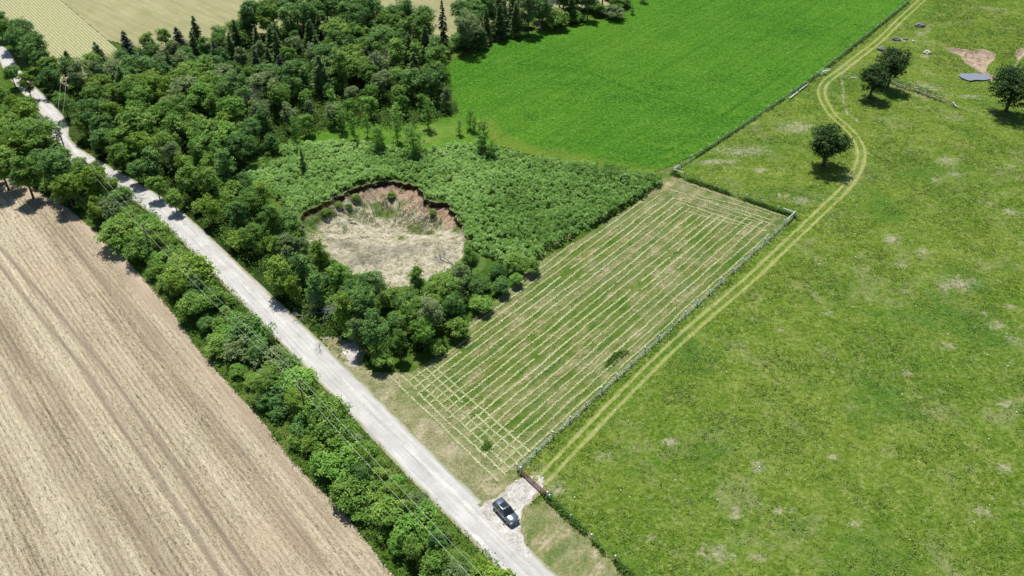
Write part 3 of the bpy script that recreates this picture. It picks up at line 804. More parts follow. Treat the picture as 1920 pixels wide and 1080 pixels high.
def crown_mesh(seed, H, Rr, base, nb, nl, leaf=.30, top=1.0, shape='round', bl=.36, sparse=0):
    rg = np.random.default_rng(seed)
    zc0, zc1 = base * H, H
    cz = (zc0 + zc1) / 2; hz = (zc1 - zc0) / 2
    C = []
    for i in range(nb):
        if shape == 'round':
            d = unit(rg.normal(0, 1, 3)); d[2] = d[2] * .9 + .12
            q = rg.uniform(.45, .82)
            p = np.array([d[0] * Rr * q, d[1] * Rr * q, cz + d[2] * hz * q])
        elif shape == 'column':
            t = (i + .5) / nb; a = rg.uniform(0, 6.28); w = Rr * (.55 * math.sin(math.pi * min(1, t * .85 + .12)) + .12)
            p = np.array([math.cos(a) * w, math.sin(a) * w, zc0 + (zc1 - zc0) * t])
        else:   # shrub: wide domes from the ground
            a = rg.uniform(0, 6.28); q = math.sqrt(rg.uniform(0, 1)) * .72
            p = np.array([math.cos(a) * Rr * q, math.sin(a) * Rr * q, H * (.22 + .56 * (1 - q * q) * rg.uniform(.45, 1.25))])
        C.append(p)
    C = np.array(C)
    br = bl * Rr * rg.uniform(.7, 1.25, nb)
    if shape == 'column': br = bl * Rr * rg.uniform(.8, 1.3, nb) * 1.2
    Vs = []; T = []
    w = br ** 2; cnt = (nl * w / w.sum()).astype(int)
    per = 11
    for i in range(nb):
        n_ = max(4, cnt[i] // per)
        d = unit(rg.normal(0, 1, (n_ * 2, 3)))
        keep = (d[:, 2] > -.35) | (rg.uniform(0, 1, len(d)) < .35)
        d = d[keep][:n_]
        q = rg.uniform(.50, 1.22, len(d))
        pos = C[i] + d * (br[i] * q)[:, None] * np.array([1, 1, .85])
        pos[:, 2] = np.maximum(pos[:, 2], .2)
        tn = unit(d * .6 + np.array([0, 0, .7]))
        tt = .5 + rg.normal(0, .17, len(d)) + .12 * (q - .85) + rg.normal(0, .06)
        P2 = np.repeat(pos, per, 0); sp = leaf * 1.25
        o2 = rg.normal(0, 1, P2.shape) * np.array([sp, sp, sp * .45])
        P2 = P2 + o2; P2[:, 2] -= .25 * np.hypot(o2[:, 0], o2[:, 1]); P2[:, 2] = np.maximum(P2[:, 2], .08)
        Vs.append(leaves(P2, np.repeat(tn, per, 0) + o2 * .5, leaf, leaf * .52, rg, .35))
        T.append(np.repeat(tt, per) + rg.normal(0, .10, len(P2)))
    V = np.concatenate(Vs); T = np.concatenate(T)
    me = cloud_mesh("crown", V, T, M['leaf_mid'])
    return me, C
def trunk_mesh(seed, H, base, C, r0, lean=0, mat='bark', n=6):
    rg = np.random.default_rng(seed + 99)
    mb = MB()
    top = H * .82
    pts = [(0, 0, -.3), (rg.normal(0, .05), rg.normal(0, .05), H * .2), (rg.normal(0, .1), rg.normal(0, .1), H * .45), (rg.normal(0, .15), rg.normal(0, .15), top)]
    mb.tube(pts, [r0 * 1.25, r0, r0 * .7, r0 * .2], n)
    for p in C[:14]:
        z0 = max(H * .12, min(p[2] * .62, H * .6))
        k = z0 / H
        s = (0, 0, z0)
        m_ = (p[0] * .45, p[1] * .45, z0 + (p[2] - z0) * .45 + .1)
        mb.tube([s, m_, tuple(p)], [r0 * .42, r0 * .26, r0 * .08], 5)
    return mb.mesh("trunk", M[mat], True)
def conifer(seed, H, Rr, nl=4200, leaf=.26):
    rg = np.random.default_rng(seed)
    mb = MB(); mb.tube([(0, 0, -.3), (0, 0, H * .5), (0, 0, H * .98)], [H * .018 + .05, H * .012 + .03, .02], 6)
    Vs = []; T = []
    nw = int(H / .62)
    for w in range(nw):
        t = (w + .5) / nw
        z = H * (.10 + .88 * t); rad = Rr * (1 - t) ** .72 * rg.uniform(.8, 1.12) + .15
        nbr = 7 if t < .7 else 5
        for b_ in range(nbr):
            a = rg.uniform(0, 6.28); rl = rad * rg.uniform(.65, 1.15)
            k = max(6, int(nl / (nw * nbr) * (rl / Rr * 1.6 + .15)))
            u = rg.uniform(.1, 1, k) ** .8
            p = np.stack([np.cos(a) * rl * u, np.sin(a) * rl * u, z - .28 * rl * u ** 1.5 + 0 * u], -1)
            side = np.array([-math.sin(a), math.cos(a), 0])
            p += side * (rg.normal(0, .16, k) * rl * (1.1 - u * .6))[:, None]
            p[:, 2] += rg.normal(0, .07, k)
            Vs.append(leaves(p, np.tile([.25 * math.cos(a), .25 * math.sin(a), 1.0], (k, 1)), leaf * 1.2, leaf * .42, rg, .35)); T.append(.45 + .22 * rg.normal(0, 1, k) + .1 * u)
            if w % 2 == 0 and b_ < 4: mb.tube([(0, 0, z), (math.cos(a) * rl * .9, math.sin(a) * rl * .9, z - .22 * rl)], [.04, .012], 4)
    return cloud_mesh("crown", np.concatenate(Vs), np.concatenate(T), M['needle']), mb.mesh("trunk", M['bark'], True)
def bare_tree(seed, H, Rr, levels=4, r0=.12, nk=4, lean=(0, 0)):
    rg = random.Random(seed); mb = MB()
    def grow(p, d, L, r, lv):
        pts = [p]; q = p.copy(); dd = d.copy()
        for _ in range(3):
            dd = (dd + Vector((rg.gauss(0, .16), rg.gauss(0, .16), rg.gauss(0, .10)))).normalized()
            q = q + dd * L / 3; pts.append(q.copy())
        mb.tube(pts, [r, r * .85, r * .7, r * .5], 4 if lv < levels else 6, cap=False)
        if lv > 0:
            for k in range(nk):
                s = pts[rg.choice((1, 2, 3, 3))]
                nd_ = (dd + Vector((rg.gauss(0, .75), rg.gauss(0, .75), rg.gauss(.1, .4)))).normalized()
                grow(s.copy(), nd_, L * rg.uniform(.5, .75), r * .5, lv - 1)
    grow(Vector((0, 0, -.2)), Vector((lean[0], lean[1], 1)).normalized(), H * .42, r0, levels)
    return mb.mesh("branches", M['deadwood'])

def tv(kind, *a, **k):
    pass
BROAD = []
for i, (H, Rr, base, nb, nl) in enumerate([(12, 4.2, .18, 34, 9000), (12, 3.4, .14, 30, 7600), (12, 4.6, .2, 44, 9800), (12, 2.9, .12, 28, 6800), (12, 3.8, .16, 46, 9000), (12, 3.1, .14, 36, 7600), (12, 4.2, .18, 30, 9000), (12, 2.6, .12, 34, 6800)]):
    cm, C = crown_mesh(100 + i, H, Rr, base, nb, nl, leaf=.19, bl=(.27, .32, .23, .30)[i % 4])
    BROAD.append((cm, trunk_mesh(100 + i, H, base, C, .2), H, Rr))
SHRUB = []
for i, (H, Rr, nb, nl) in enumerate([(4.5, 2.5, 20, 5600), (4.5, 2.2, 16, 4800), (4.5, 2.8, 28, 6400), (4.5, 2.0, 14, 4200), (4.5, 2.4, 30, 5600), (4.5, 2.6, 22, 5600)]):
    cm, C = crown_mesh(200 + i, H, Rr, 0, nb, nl, leaf=.16, shape='shrub', bl=.34)
    SHRUB.append((cm, trunk_mesh(200 + i, H, 0, C, .09), H, Rr))
COL = []
for i, (H, Rr, nb, nl) in enumerate([(12, 2.0, 18, 3400), (12, 1.7, 16, 3000), (12, 2.3, 20, 3800)]):
    cm, C = crown_mesh(300 + i, H, Rr, .12, nb, nl, leaf=.25, shape='column', bl=.55)
    COL.append((cm, trunk_mesh(300 + i, H, .1, C, .14), H, Rr))
SAP = []
for i, (H, Rr, nb, nl) in enumerate([(8, 1.6, 18, 1900), (8, 1.3, 16, 1400), (8, 2.0, 22, 2600), (8, 1.5, 20, 1700)]):
    cm, C = crown_mesh(400 + i, H, Rr, .12, nb, nl, leaf=.17, shape='column', bl=.55)
    SAP.append((cm, trunk_mesh(400 + i, H, .1, C, .09), H, Rr))
CON = [(*conifer(500 + i, 14, r, 4600), 14, r) for i, r in enumerate((3.3, 2.8, 3.7))]

TREES = []    # (root, kind, colour, zone, px)
def put_tree(proto, name, x, y, H, mat, rz=None, wide=1.0, z=0.0):
    cm, tm, H0, R0 = proto
    H = H * .86; wide = wide * 1.08
    s = H / H0
    o = empty(name, (x, y, z), random.uniform(0, 6.28) if rz is None else rz, (s * wide, s * wide, s))
    c_ = link("crown", cm, o)
    c_.material_slots[0].link = 'OBJECT'; c_.material_slots[0].material = M[mat]
    link("trunk", tm, o)
    return o
CNAME = {'leaf_mid': 'mid green', 'leaf_yellow': 'yellow green', 'leaf_dark': 'dark green', 'leaf_grey': 'grey green', 'leaf_fresh': 'fresh green', 'needle': 'dark green', 'needle_blue': 'blue grey', 'oak': 'very dark green'}
def poisson(poly, dmin, rg, tries=9000, existing=()):
    xs = [p[0] for p in poly]; ys = [p[1] for p in poly]
    cx = rg.uniform(min(xs), max(xs), tries); cy = rg.uniform(min(ys), max(ys), tries)
    ok = inpoly(cx, cy, poly)
    out = []
    ex = list(existing)
    for x, y in zip(cx[ok], cy[ok]):
        if all((x - a) ** 2 + (y - b) ** 2 > dmin * dmin for a, b in out) and all((x - a) ** 2 + (y - b) ** 2 > (dmin * .75) ** 2 for a, b in ex): out.append((x, y))
    return out
PLACED = []
def near_road(x, y, d):
    return edist(np.array([x]), np.array([y]), ROADC, False)[0] < d
def zone_trees(poly_px, zc, dmin, pick, zone, group, rg, roadclear=0, tries=9000):
    poly = gp(poly_px, zc)
    for x, y in poisson(poly, dmin * 1.06, rg, tries, PLACED):
        if roadclear and near_road(x, y, roadclear): continue
        kind, proto, H, mat, wide = pick(x, y, rg)
        px, py = PX(x, y, H * .6)
        if px < -60 or px > 1990 or py < -45 or py > 1160: continue
        o = put_tree(proto, kind, x, y, H, mat, wide=wide)
        PLACED.append((x, y)); TREES.append((o, kind, mat, zone, group, px))

rg = np.random.default_rng(11)
def one(kind, lst, i, px, py, H, mat, wide=1.0, label=None, cat='tree', group=None, rz=None, z=0.0):
    """tree whose trunk foot shows at px,py"""
    x, y = G(px, py, z)
    o = put_tree(lst[i % len(lst)], kind, x, y, H, mat, rz, wide, z)
    tag(o, label, cat, group)
    PLACED.append((x, y))
    return o

# --- single trees out in the pasture
PAST = []
for i, (H, Rr, base, nb, nl) in enumerate([(14, 6.2, .16, 40, 6800), (11, 5.0, .22, 34, 5600), (13, 5.6, .16, 36, 6200), (15, 7.2, .05, 44, 8200)]):
    cm, C = crown_mesh(600 + i, H, Rr, base, nb, nl, leaf=.30, bl=.25 if i == 0 else .30)
    PAST.append((cm, trunk_mesh(600 + i, H, base, C, .42), H, Rr))
one('oak_tree', PAST, 0, 1543, 313, 14, 'oak', label="lone dark round tree beside the bend in the grassy track, light showing through its crown", group="old trees in the pasture")
one('oak_tree', PAST, 1, 1630, 185, 10.5, 'oak', label="lower spreading dark tree standing in front of a taller one beside the old rail fence", group="old trees in the pasture")
one('oak_tree', PAST, 2, 1664, 162, 13, 'oak', .92, label="taller dark tree behind the lower spreading one, brown worn ground under it", group="old trees in the pasture")
one('oak_tree', PAST, 3, 1886, 208, 15, 'oak', label="broad dark tree by the small pond at the right edge, crown reaching the ground", group="old trees in the pasture")
# --- round bush and seedlings by the top tree belt
one('round_bush', SHRUB, 4, 1153, 36, 5.5, 'leaf_grey', 1.25, label="round pale bush standing alone at the top edge of the bright green field", cat='bush')
one('young_tree', SAP, 1, 1185, 27, 3.4, 'leaf_dark', 1.2, label="tiny dark seedling tree just right of the round pale bush", cat='tree')
one('young_tree', SAP, 0, 1206, 6, 4.2, 'leaf_dark', 1.5, label="small dark bushy tree at the top edge above the tiny seedling", cat='tree')
# --- tall spruce breaking the skyline of the wood
one('spruce_tree', CON, 1, 833, 100, 19, 'needle_blue', .62, label="tall narrow grey spruce at the wood's far right corner against the pale field")
o = one('cedar_tree', CON, 0, 571, 325, 8.5, 'needle', .55, label="narrow dark cedar standing alone in the leafy scrub left of the pit")
one('cedar_tree', SHRUB, 3, 512, 284, 6.5, 'leaf_dark', .8, label="dark bushy cedar at the wood's edge where the scrub begins, left of the narrow cedar")
# --- saplings on the clearing
for (px, py, H, i, mat, wide, lab) in [
    (777, 291, 9.6, 2, 'leaf_fresh', 1.0, "fullest young tree on the clearing above the pit, dark oval shadow at its foot"),
    (708, 285, 8.4, 2, 'leaf_fresh', .85, "double-stemmed looking young tree left of the fullest one above the pit"),
    (716, 283, 7.4, 0, 'leaf_fresh', .8, "slim young tree touching the right side of the double-stemmed looking one"),
    (745, 267, 12.0, 1, 'leaf_fresh', .8, "tallest slim young tree on the clearing, between and behind two bushier ones"),
    (804, 242, 9.4, 3, 'leaf_fresh', .85, "young tree at the back of the clearing, close to the woodland edge"),
    (862, 253, 5.0, 3, 'leaf_fresh', .9, "smallest young tree on the clearing, left of a leaning pair"),
    (882, 243, 6.8, 0, 'leaf_fresh', .8, "young tree by the bright green field's corner, left of a close pair"),
    (889, 248, 5.6, 1, 'leaf_fresh', .9, "shorter right one of the close pair by the corner of the bright green field"),
    (908, 283, 9.6, 0, 'leaf_fresh', .95, "tall young tree standing alone at the right end of the clearing"),
    (922, 296, 6.0, 1, 'leaf_fresh', .9, "short young tree right in front of the tall one at the clearing's right end"),
    (666, 262, 8.8, 1, 'leaf_fresh', .9, "pale young tree at the left part of the clearing, its stem visible"),
    (690, 258, 7.4, 3, 'leaf_fresh', .8, "young tree with a yellowish top beside a patch of reddish soil"),
    (641, 247, 8.0, 0, 'leaf_fresh', .9, "slender young tree where the clearing meets the dark wood on its left"),
    (555, 268, 8.4, 1, 'leaf_fresh', .8, "slender young tree just above the narrow dark cedar")]:
    one('young_tree', SAP, i, px, py, H, mat, wide, label=lab, group="young trees on the clearing")

# --- woodlot
def pick_wood(x, y, rg):
    px, py = PX(x, y, 7)
    r = rg.uniform()
    back = py < 60 + (px - 120) * .02 + 55
    if back and px < 600:
        if r > .58: return ('broadleaf_tree', BROAD[rg.integers(8)], rg.uniform(8, 10), rg.choice(['leaf_dark', 'leaf_mid', 'leaf_grey']), 1.0)
    if back and px < 600: return ('spruce_tree', CON[rg.integers(3)], rg.uniform(8.5, 12.5), rg.choice(['needle', 'needle_blue'], p=[.75, .25]), rg.uniform(1.05, 1.5))
    if px < 440 and py > 150 and py < 330:
        H = rg.uniform(10, 14); m = rg.choice(['leaf_yellow', 'leaf_mid', 'leaf_fresh', 'leaf_dark', 'leaf_grey'], p=[.14, .46, .10, .16, .14])
        return ('broadleaf_tree', BROAD[rg.integers(8)], H, m, rg.uniform(.9, 1.15))
    if px > 560 and py > 150: 
        return ('broadleaf_tree', (BROAD + COL)[rg.integers(11)], rg.uniform(6.5, 9.0), rg.choice(['leaf_fresh', 'leaf_mid', 'leaf_fresh', 'leaf_grey']), rg.uniform(.9, 1.1))
    if px > 400 and py > 140 and r < .5: return ('broadleaf_tree', BROAD[rg.integers(8)], rg.uniform(9, 11), rg.choice(['leaf_mid', 'leaf_dark', 'leaf_grey']), 1.0)
    if r < .12: return ('poplar_tree', COL[rg.integers(3)], rg.uniform(11, 14), rg.choice(['leaf_mid', 'leaf_grey']), 1.1)
    if r < .2: return ('spruce_tree', CON[rg.integers(3)], rg.uniform(11, 14), 'needle', 1.25)
    return ('broadleaf_tree', BROAD[rg.integers(8)], rg.uniform(10, 13), rg.choice(['leaf_dark', 'leaf_mid', 'leaf_grey', 'leaf_yellow'], p=[.34, .42, .21, .03]), rg.uniform(.95, 1.2))
zone_trees([(112, 105), (150, 85), (205, 70), (260, 62), (300, 50), (380, 48), (470, 50), (575, 42), (640, 35), (720, 45), (770, 60), (828, 85), (833, 110), (836, 140), (848, 178), (800, 188), (730, 182), (650, 182), (590, 200), (510, 235), (450, 270), (300, 270), (230, 255), (150, 200), (118, 160)],
           7, 4.7, pick_wood, "woodlot", "trees of the big woodlot", rg, roadclear=7)
def pick_belt(x, y, rg):
    px, py = PX(x, y, 5)
    r = rg.uniform()
    if r < .42: return ('broadleaf_tree', BROAD[rg.choice([1, 3, 5, 7, 4])], rg.uniform(8.5, 12.5), rg.choice(['leaf_mid', 'leaf_yellow', 'leaf_fresh', 'leaf_grey'], p=[.5, .15, .2, .15]), rg.uniform(.85, 1.05))
    if r < .62: return ('poplar_tree', COL[rg.integers(3)], rg.uniform(8, 12), rg.choice(['leaf_mid', 'leaf_yellow', 'leaf_dark']), 1.1)
    return ('leafy_shrub', SHRUB[rg.integers(6)], rg.uniform(3.6, 6.0), rg.choice(['leaf_mid', 'leaf_fresh', 'leaf_dark', 'leaf_yellow'], p=[.4, .25, .2, .15]), rg.uniform(.9, 1.15))
zone_trees([(180, 250), (300, 268), (400, 275), (440, 305), (470, 345), (530, 375), (552, 415), (565, 450), (600, 470), (640, 500), (650, 540), (650, 600), (610, 610), (560, 570), (470, 480), (380, 410), (300, 345), (230, 300)],
           5, 3.4, pick_belt, "roadside belt", "trees and shrubs between the road and the pit", rg, roadclear=4.4)
def pick_clump(x, y, rg):
    r = rg.uniform()
    px, py = PX(x, y, 5)
    if px > 900: return ('leafy_shrub', SHRUB[rg.integers(6)], rg.uniform(3.2, 5), rg.choice(['leaf_mid', 'leaf_dark', 'leaf_fresh']), 1.0)
    if r < .62: return ('broadleaf_tree', BROAD[rg.integers(8)], rg.uniform(8.5, 12), rg.choice(['leaf_dark', 'leaf_mid', 'leaf_grey'], p=[.42, .44, .14]), rg.uniform(.8, 1.0))
    return ('leafy_shrub', SHRUB[rg.integers(6)], rg.uniform(3.6, 5.5), rg.choice(['leaf_mid', 'leaf_dark', 'leaf_fresh']), 1.0)
one('broadleaf_tree', BROAD, 0, 795, 655, 8.6, 'leaf_fresh', .95, label="brightest fresh green round tree in the clump below the pit, facing the mown field")
zone_trees([(655, 545), (700, 530), (760, 535), (820, 505), (870, 480), (920, 478), (985, 470), (1000, 480), (940, 528), (885, 570), (850, 620), (790, 640), (715, 655), (672, 640), (662, 600)],
           4.5, 3.3, pick_clump, "pit clump", "trees and shrubs below the pit", rg)
def pick_low(x, y, rg): return ('leafy_shrub', SHRUB[rg.integers(6)], rg.uniform(2.2, 3.6), rg.choice(['leaf_fresh', 'leaf_mid', 'leaf_yellow']), rg.uniform(.9, 1.2))
zone_trees([(596, 470), (640, 500), (700, 522), (680, 545), (640, 530), (600, 510)], 2, 2.6, pick_low, "pit rim", "low shrubs along the near rim of the pit", rg)
def pick_top(x, y, rg):
    if rg.uniform() < .4: return ('leafy_shrub', SHRUB[rg.integers(6)], rg.uniform(5, 8), rg.choice(['leaf_dark', 'leaf_mid']), 1.05)
    return ('broadleaf_tree', BROAD[rg.integers(8)], rg.uniform(12, 17), rg.choice(['leaf_dark', 'leaf_mid', 'leaf_grey'], p=[.5, .35, .15]), rg.uniform(.85, 1.0))
zone_trees([(430, 42), (560, 16), (700, 8), (745, 25), (815, 62), (800, 72), (740, 62), (640, 48), (560, 52), (440, 58)], 5, 3.7, pick_top, "wood top", "tall trees at the far corner of the big woodlot", rg)
# --- far belt right of the spruce
def pick_far(x, y, rg):
    r = rg.uniform()
    if r < .22: return ('spruce_tree', CON[rg.integers(3)], rg.uniform(10, 14), 'needle', 1.0)
    if r < .55: return ('leafy_shrub', SHRUB[rg.integers(6)], rg.uniform(5, 7.5), rg.choice(['leaf_dark', 'leaf_mid']), 1.0)
    return ('broadleaf_tree', BROAD[rg.integers(8)], rg.uniform(13, 17), rg.choice(['leaf_dark', 'leaf_mid', 'leaf_dark', 'leaf_grey']), rg.uniform(.8, .95))
zone_trees([(868, 88), (856, 60), (900, 25), (950, -5), (1010, -30), (1240, -60), (1235, -20), (1145, 5), (1060, 33), (960, 53), (905, 76)], 3, 3.8, pick_far, "far belt", "trees of the far belt beyond the bright green field", rg)
one('leafy_shrub', SHRUB, 0, 1082, 42, 5.0, 'leaf_fresh', 1.1, label="light green shrub below the far tree belt, left of the round pale bush", cat='shrub')
# --- trees by the far road, top left
def pick_tl(x, y, rg):
    return ('broadleaf_tree', BROAD[rg.integers(8)], rg.uniform(10, 13), rg.choice(['leaf_dark', 'leaf_dark', 'leaf_mid']), rg.uniform(.95, 1.15))
zone_trees([(-30, 35), (20, 45), (60, 75), (90, 110), (104, 150), (78, 168), (50, 140), (15, 90), (-30, 60)], 6, 5.0, pick_tl, "far road side", "trees right of the far end of the road", rg, roadclear=5.2)
one('broadleaf_tree', BROAD, 2, 128, 222, 9, 'leaf_fresh', .9, label="fresh green tree with drooping tiers beside the road near the far wires")
# --- big trees left of the road
def pick_left(x, y, rg):
    px, py = PX(x, y, 6)
    return ('broadleaf_tree', BROAD[rg.integers(8)], rg.uniform(10, 14), rg.choice(['leaf_yellow', 'leaf_mid', 'leaf_dark', 'leaf_grey'], p=[.25, .50, .10, .15]), rg.uniform(.95, 1.15))
zone_trees([(-50, 165), (20, 172), (50, 200), (70, 235), (90, 262), (130, 300), (190, 320), (180, 345), (110, 345), (40, 325), (-50, 310)], 6.5, 5.2, pick_left, "left of road", "big trees left of the road above the bare field", rg, roadclear=4.5)
for px_, py_, H_, m_ in ((60, 185, 9, 'leaf_yellow'), (30, 165, 9, 'leaf_fresh'), (88, 268, 9, 'leaf_grey'), (62, 232, 10, 'leaf_mid'), (104, 178, 9.5, 'leaf_dark'), (92, 150, 11, 'leaf_dark'), (72, 130, 12, 'leaf_dark'), (50, 112, 12, 'leaf_dark'), (28, 92, 12, 'leaf_mid'), (6, 74, 12, 'leaf_dark'),
        (126, 318, 8, 'leaf_mid'), (158, 338, 8, 'leaf_mid'), (186, 352, 8, 'leaf_yellow'), (214, 372, 7.5, 'leaf_mid'), (240, 392, 7, 'leaf_fresh'), (168, 262, 9, 'leaf_mid'), (196, 292, 9, 'leaf_dark'), (232, 322, 9, 'leaf_mid'), (262, 345, 8, 'leaf_dark'), (300, 374, 7.5, 'leaf_mid'), (332, 398, 7, 'leaf_mid')):
    o = one('broadleaf_tree', BROAD, int(px_), px_, py_, H_, m_, random.uniform(.9, 1.1))
    TREES.append((o, 'broadleaf_tree', m_, "road edge", "trees standing at the far road's edge", px_))
# --- the roadside hedge
def pick_hedge(x, y, rg):
    px, py = PX(x, y, 3)
    r = rg.uniform()
    d = edist(np.array([x]), np.array([y]), ROADC, False)[0]
    Hm = 5.6 if py > 700 else 6.2
    H = rg.choice([rg.uniform(3.6, 5.0), rg.uniform(5.0, Hm + 2.0)]) * (1.0 if 6.6 < d < 12 else .62)
    if r < .24 and 7 < d < 12.5: return ('broadleaf_tree', BROAD[rg.integers(8)], rg.uniform(6, 7.6), rg.choice(['leaf_mid', 'leaf_yellow', 'leaf_dark']), .95)
    return ('leafy_shrub', SHRUB[rg.integers(6)], H, rg.choice(['leaf_mid', 'leaf_fresh', 'leaf_dark', 'leaf_yellow', 'leaf_grey'], p=[.48, .20, .16, .08, .08]), rg.uniform(1.0, 1.25))
zone_trees([(110, 318), (190, 318), (240, 350), (300, 400), (380, 480), (460, 565), (560, 680), (650, 780), (760, 910), (830, 985), (930, 1075), (1000, 1150), (845, 1150), (775, 1060), (690, 965), (590, 862), (525, 780), (438, 685), (375, 605), (270, 485), (165, 395), (90, 345)],
           2.0, 2.45, pick_hedge, "hedge", "trees and shrubs of the roadside hedge", rg, roadclear=4.6, tries=16000)
print("zone trees", len(TREES))

# labels: colour + kind + where, ordered from left to right in the picture
ORD = ["first", "second", "third", "fourth", "fifth", "sixth", "seventh", "eighth", "ninth", "tenth", "eleventh", "twelfth", "thirteenth", "fourteenth", "fifteenth", "sixteenth", "seventeenth", "eighteenth", "nineteenth",
       "twentieth"] + ["twenty-" + s for s in ("first", "second", "third", "fourth", "fifth", "sixth", "seventh", "eighth", "ninth")] + ["thirtieth"] + ["thirty-" + s for s in ("first", "second", "third", "fourth", "fifth", "sixth", "seventh", "eighth", "ninth")] + ["fortieth"] + \
      ["forty-" + s for s in ("first", "second", "third", "fourth", "fifth", "sixth", "seventh", "eighth", "ninth")] + ["fiftieth"] + ["fifty-" + s for s in ("first", "second", "third", "fourth", "fifth", "sixth", "seventh", "eighth", "ninth")] + ["sixtieth"] + ["sixty-" + s for s in ("first", "second", "third", "fourth", "fifth", "sixth", "seventh", "eighth", "ninth")]
WHERE = {"wood top": "at the woodlot's far corner", "road edge": "at the far road's edge", "woodlot": "in the big woodlot", "roadside belt": "between road and pit", "pit clump": "in the clump below the pit", "pit rim": "on the pit's near rim", "far belt": "in the far belt",
         "far road side": "right of the road's far end", "left of road": "left of road above bare field", "hedge": "in the roadside hedge"}
KN = {'broadleaf_tree': ('broadleaf trees', 'tree'), 'spruce_tree': ('pointed conifers', 'tree'), 'poplar_tree': ('narrow upright trees', 'tree'), 'leafy_shrub': ('leafy shrubs', 'shrub')}
groups = {}
for t in TREES: groups.setdefault((t[1], t[2], t[3]), []).append(t)
for (kind, mat, zone), L in groups.items():
    L.sort(key=lambda t: t[5])
    nm, cat = KN[kind]
    for i, t in enumerate(L):
        lab = ("%s %s %s from the left %s" % (ORD[min(i, len(ORD) - 1)], CNAME[mat], nm[:-1], WHERE[zone])) if len(L) > 1 else "only %s one of the %s %s" % (CNAME[mat], nm, WHERE[zone])
        tag(t[0], lab, cat, t[4])

# --- dead and bare ones
me_d = bare_tree(3, 7.5, 3, 5, .13, 4, (.1, 0)); me_e = bare_tree(9, 5, 2, 4, .10, 4, (-.5, 0))
def bare(px, py, me, sc, rz, label, z=0):
    x, y = G(px, py, z); o = empty('dead_tree', (x, y, z), rz, sc, label=label, cat='dead tree'); link('branches', me, o); PLACED.append((x, y))
bare(607, 610, me_d, 1.15, .3, "grey leafless tree beside the road just above the gravel pull-in")
bare(588, 596, me_d, .95, 1.9, "greyish twiggy leafless bush by the road, just behind another leafless tree")
bare(598, 652, me_e, .62, 2.6, "small leafless sapling leaning over the road edge by the gravel pull-in")
bare(1014, 55, me_d, 2.0, 1.2, "tall grey leafless tree in front of the far tree belt")
bare(935, 60, me_d, 1.9, 2.2, "tall grey leafless tree among the left end of the far tree belt")
bare(850, 512, me_d, 1.3, 4.0, "thin brown leafless tree on the pit's near right rim")
bare(246, 372, me_d, .8, 5.0, "grey leafless shrub poking from the hedge near the far bend")
bare(735, 155, me_d, 1.8, 3.0, "grey leafless tree inside the right part of the woodlot")
bare(450, 225, me_d, 1.7, 0.5, "grey leafless tree in the middle of the woodlot")

# --- uncountable undergrowth, tufts, scrub
def scatter(name, poly, n, mat, hmin, hmax, size, blades, label, cat, seed, spread=.35, hfun=None, dens=None, up=.35, avoid_pit=False, zf=None, asp=.45):
    rg = np.random.default_rng(seed)
    xs = [p[0] for p in poly]; ys = [p[1] for p in poly]
    x = rg.uniform(min(xs), max(xs), n * 4); y = rg.uniform(min(ys), max(ys), n * 4)
    ok = inpoly(x, y, poly)
    if avoid_pit: ok &= ~inpoly(x, y, PIT_RIM)
    if dens is not None: ok &= rg.uniform(0, 1, len(x)) < dens(x, y)
    x = x[ok][:n]; y = y[ok][:n]; N = len(x)
    h = rg.uniform(hmin, hmax, N)
    if hfun is not None: h = h * hfun(x, y)
    z0 = zf(x, y) if zf is not None else np.zeros(N)
    c = np.repeat(np.stack([x, y, z0], -1), blades, 0)
    off = rg.normal(0, 1, (N * blades, 3)) * np.array([spread, spread, 0])
    hh = np.repeat(h, blades) * rg.uniform(.25, 1, N * blades)
    c = c + off; c[:, 2] += hh
    nrm = np.tile([0, 0, 1.0], (N * blades, 1)) + off * .6
    V = leaves(c, nrm, size, size * asp, rg, up)
    T = np.repeat(.5 + rg.normal(0, .16, N), blades) + rg.normal(0, .12, N * blades)
    me = cloud_mesh(name, V, T, M[mat])
    return link(name, me, label=label, cat=cat, kind='stuff')
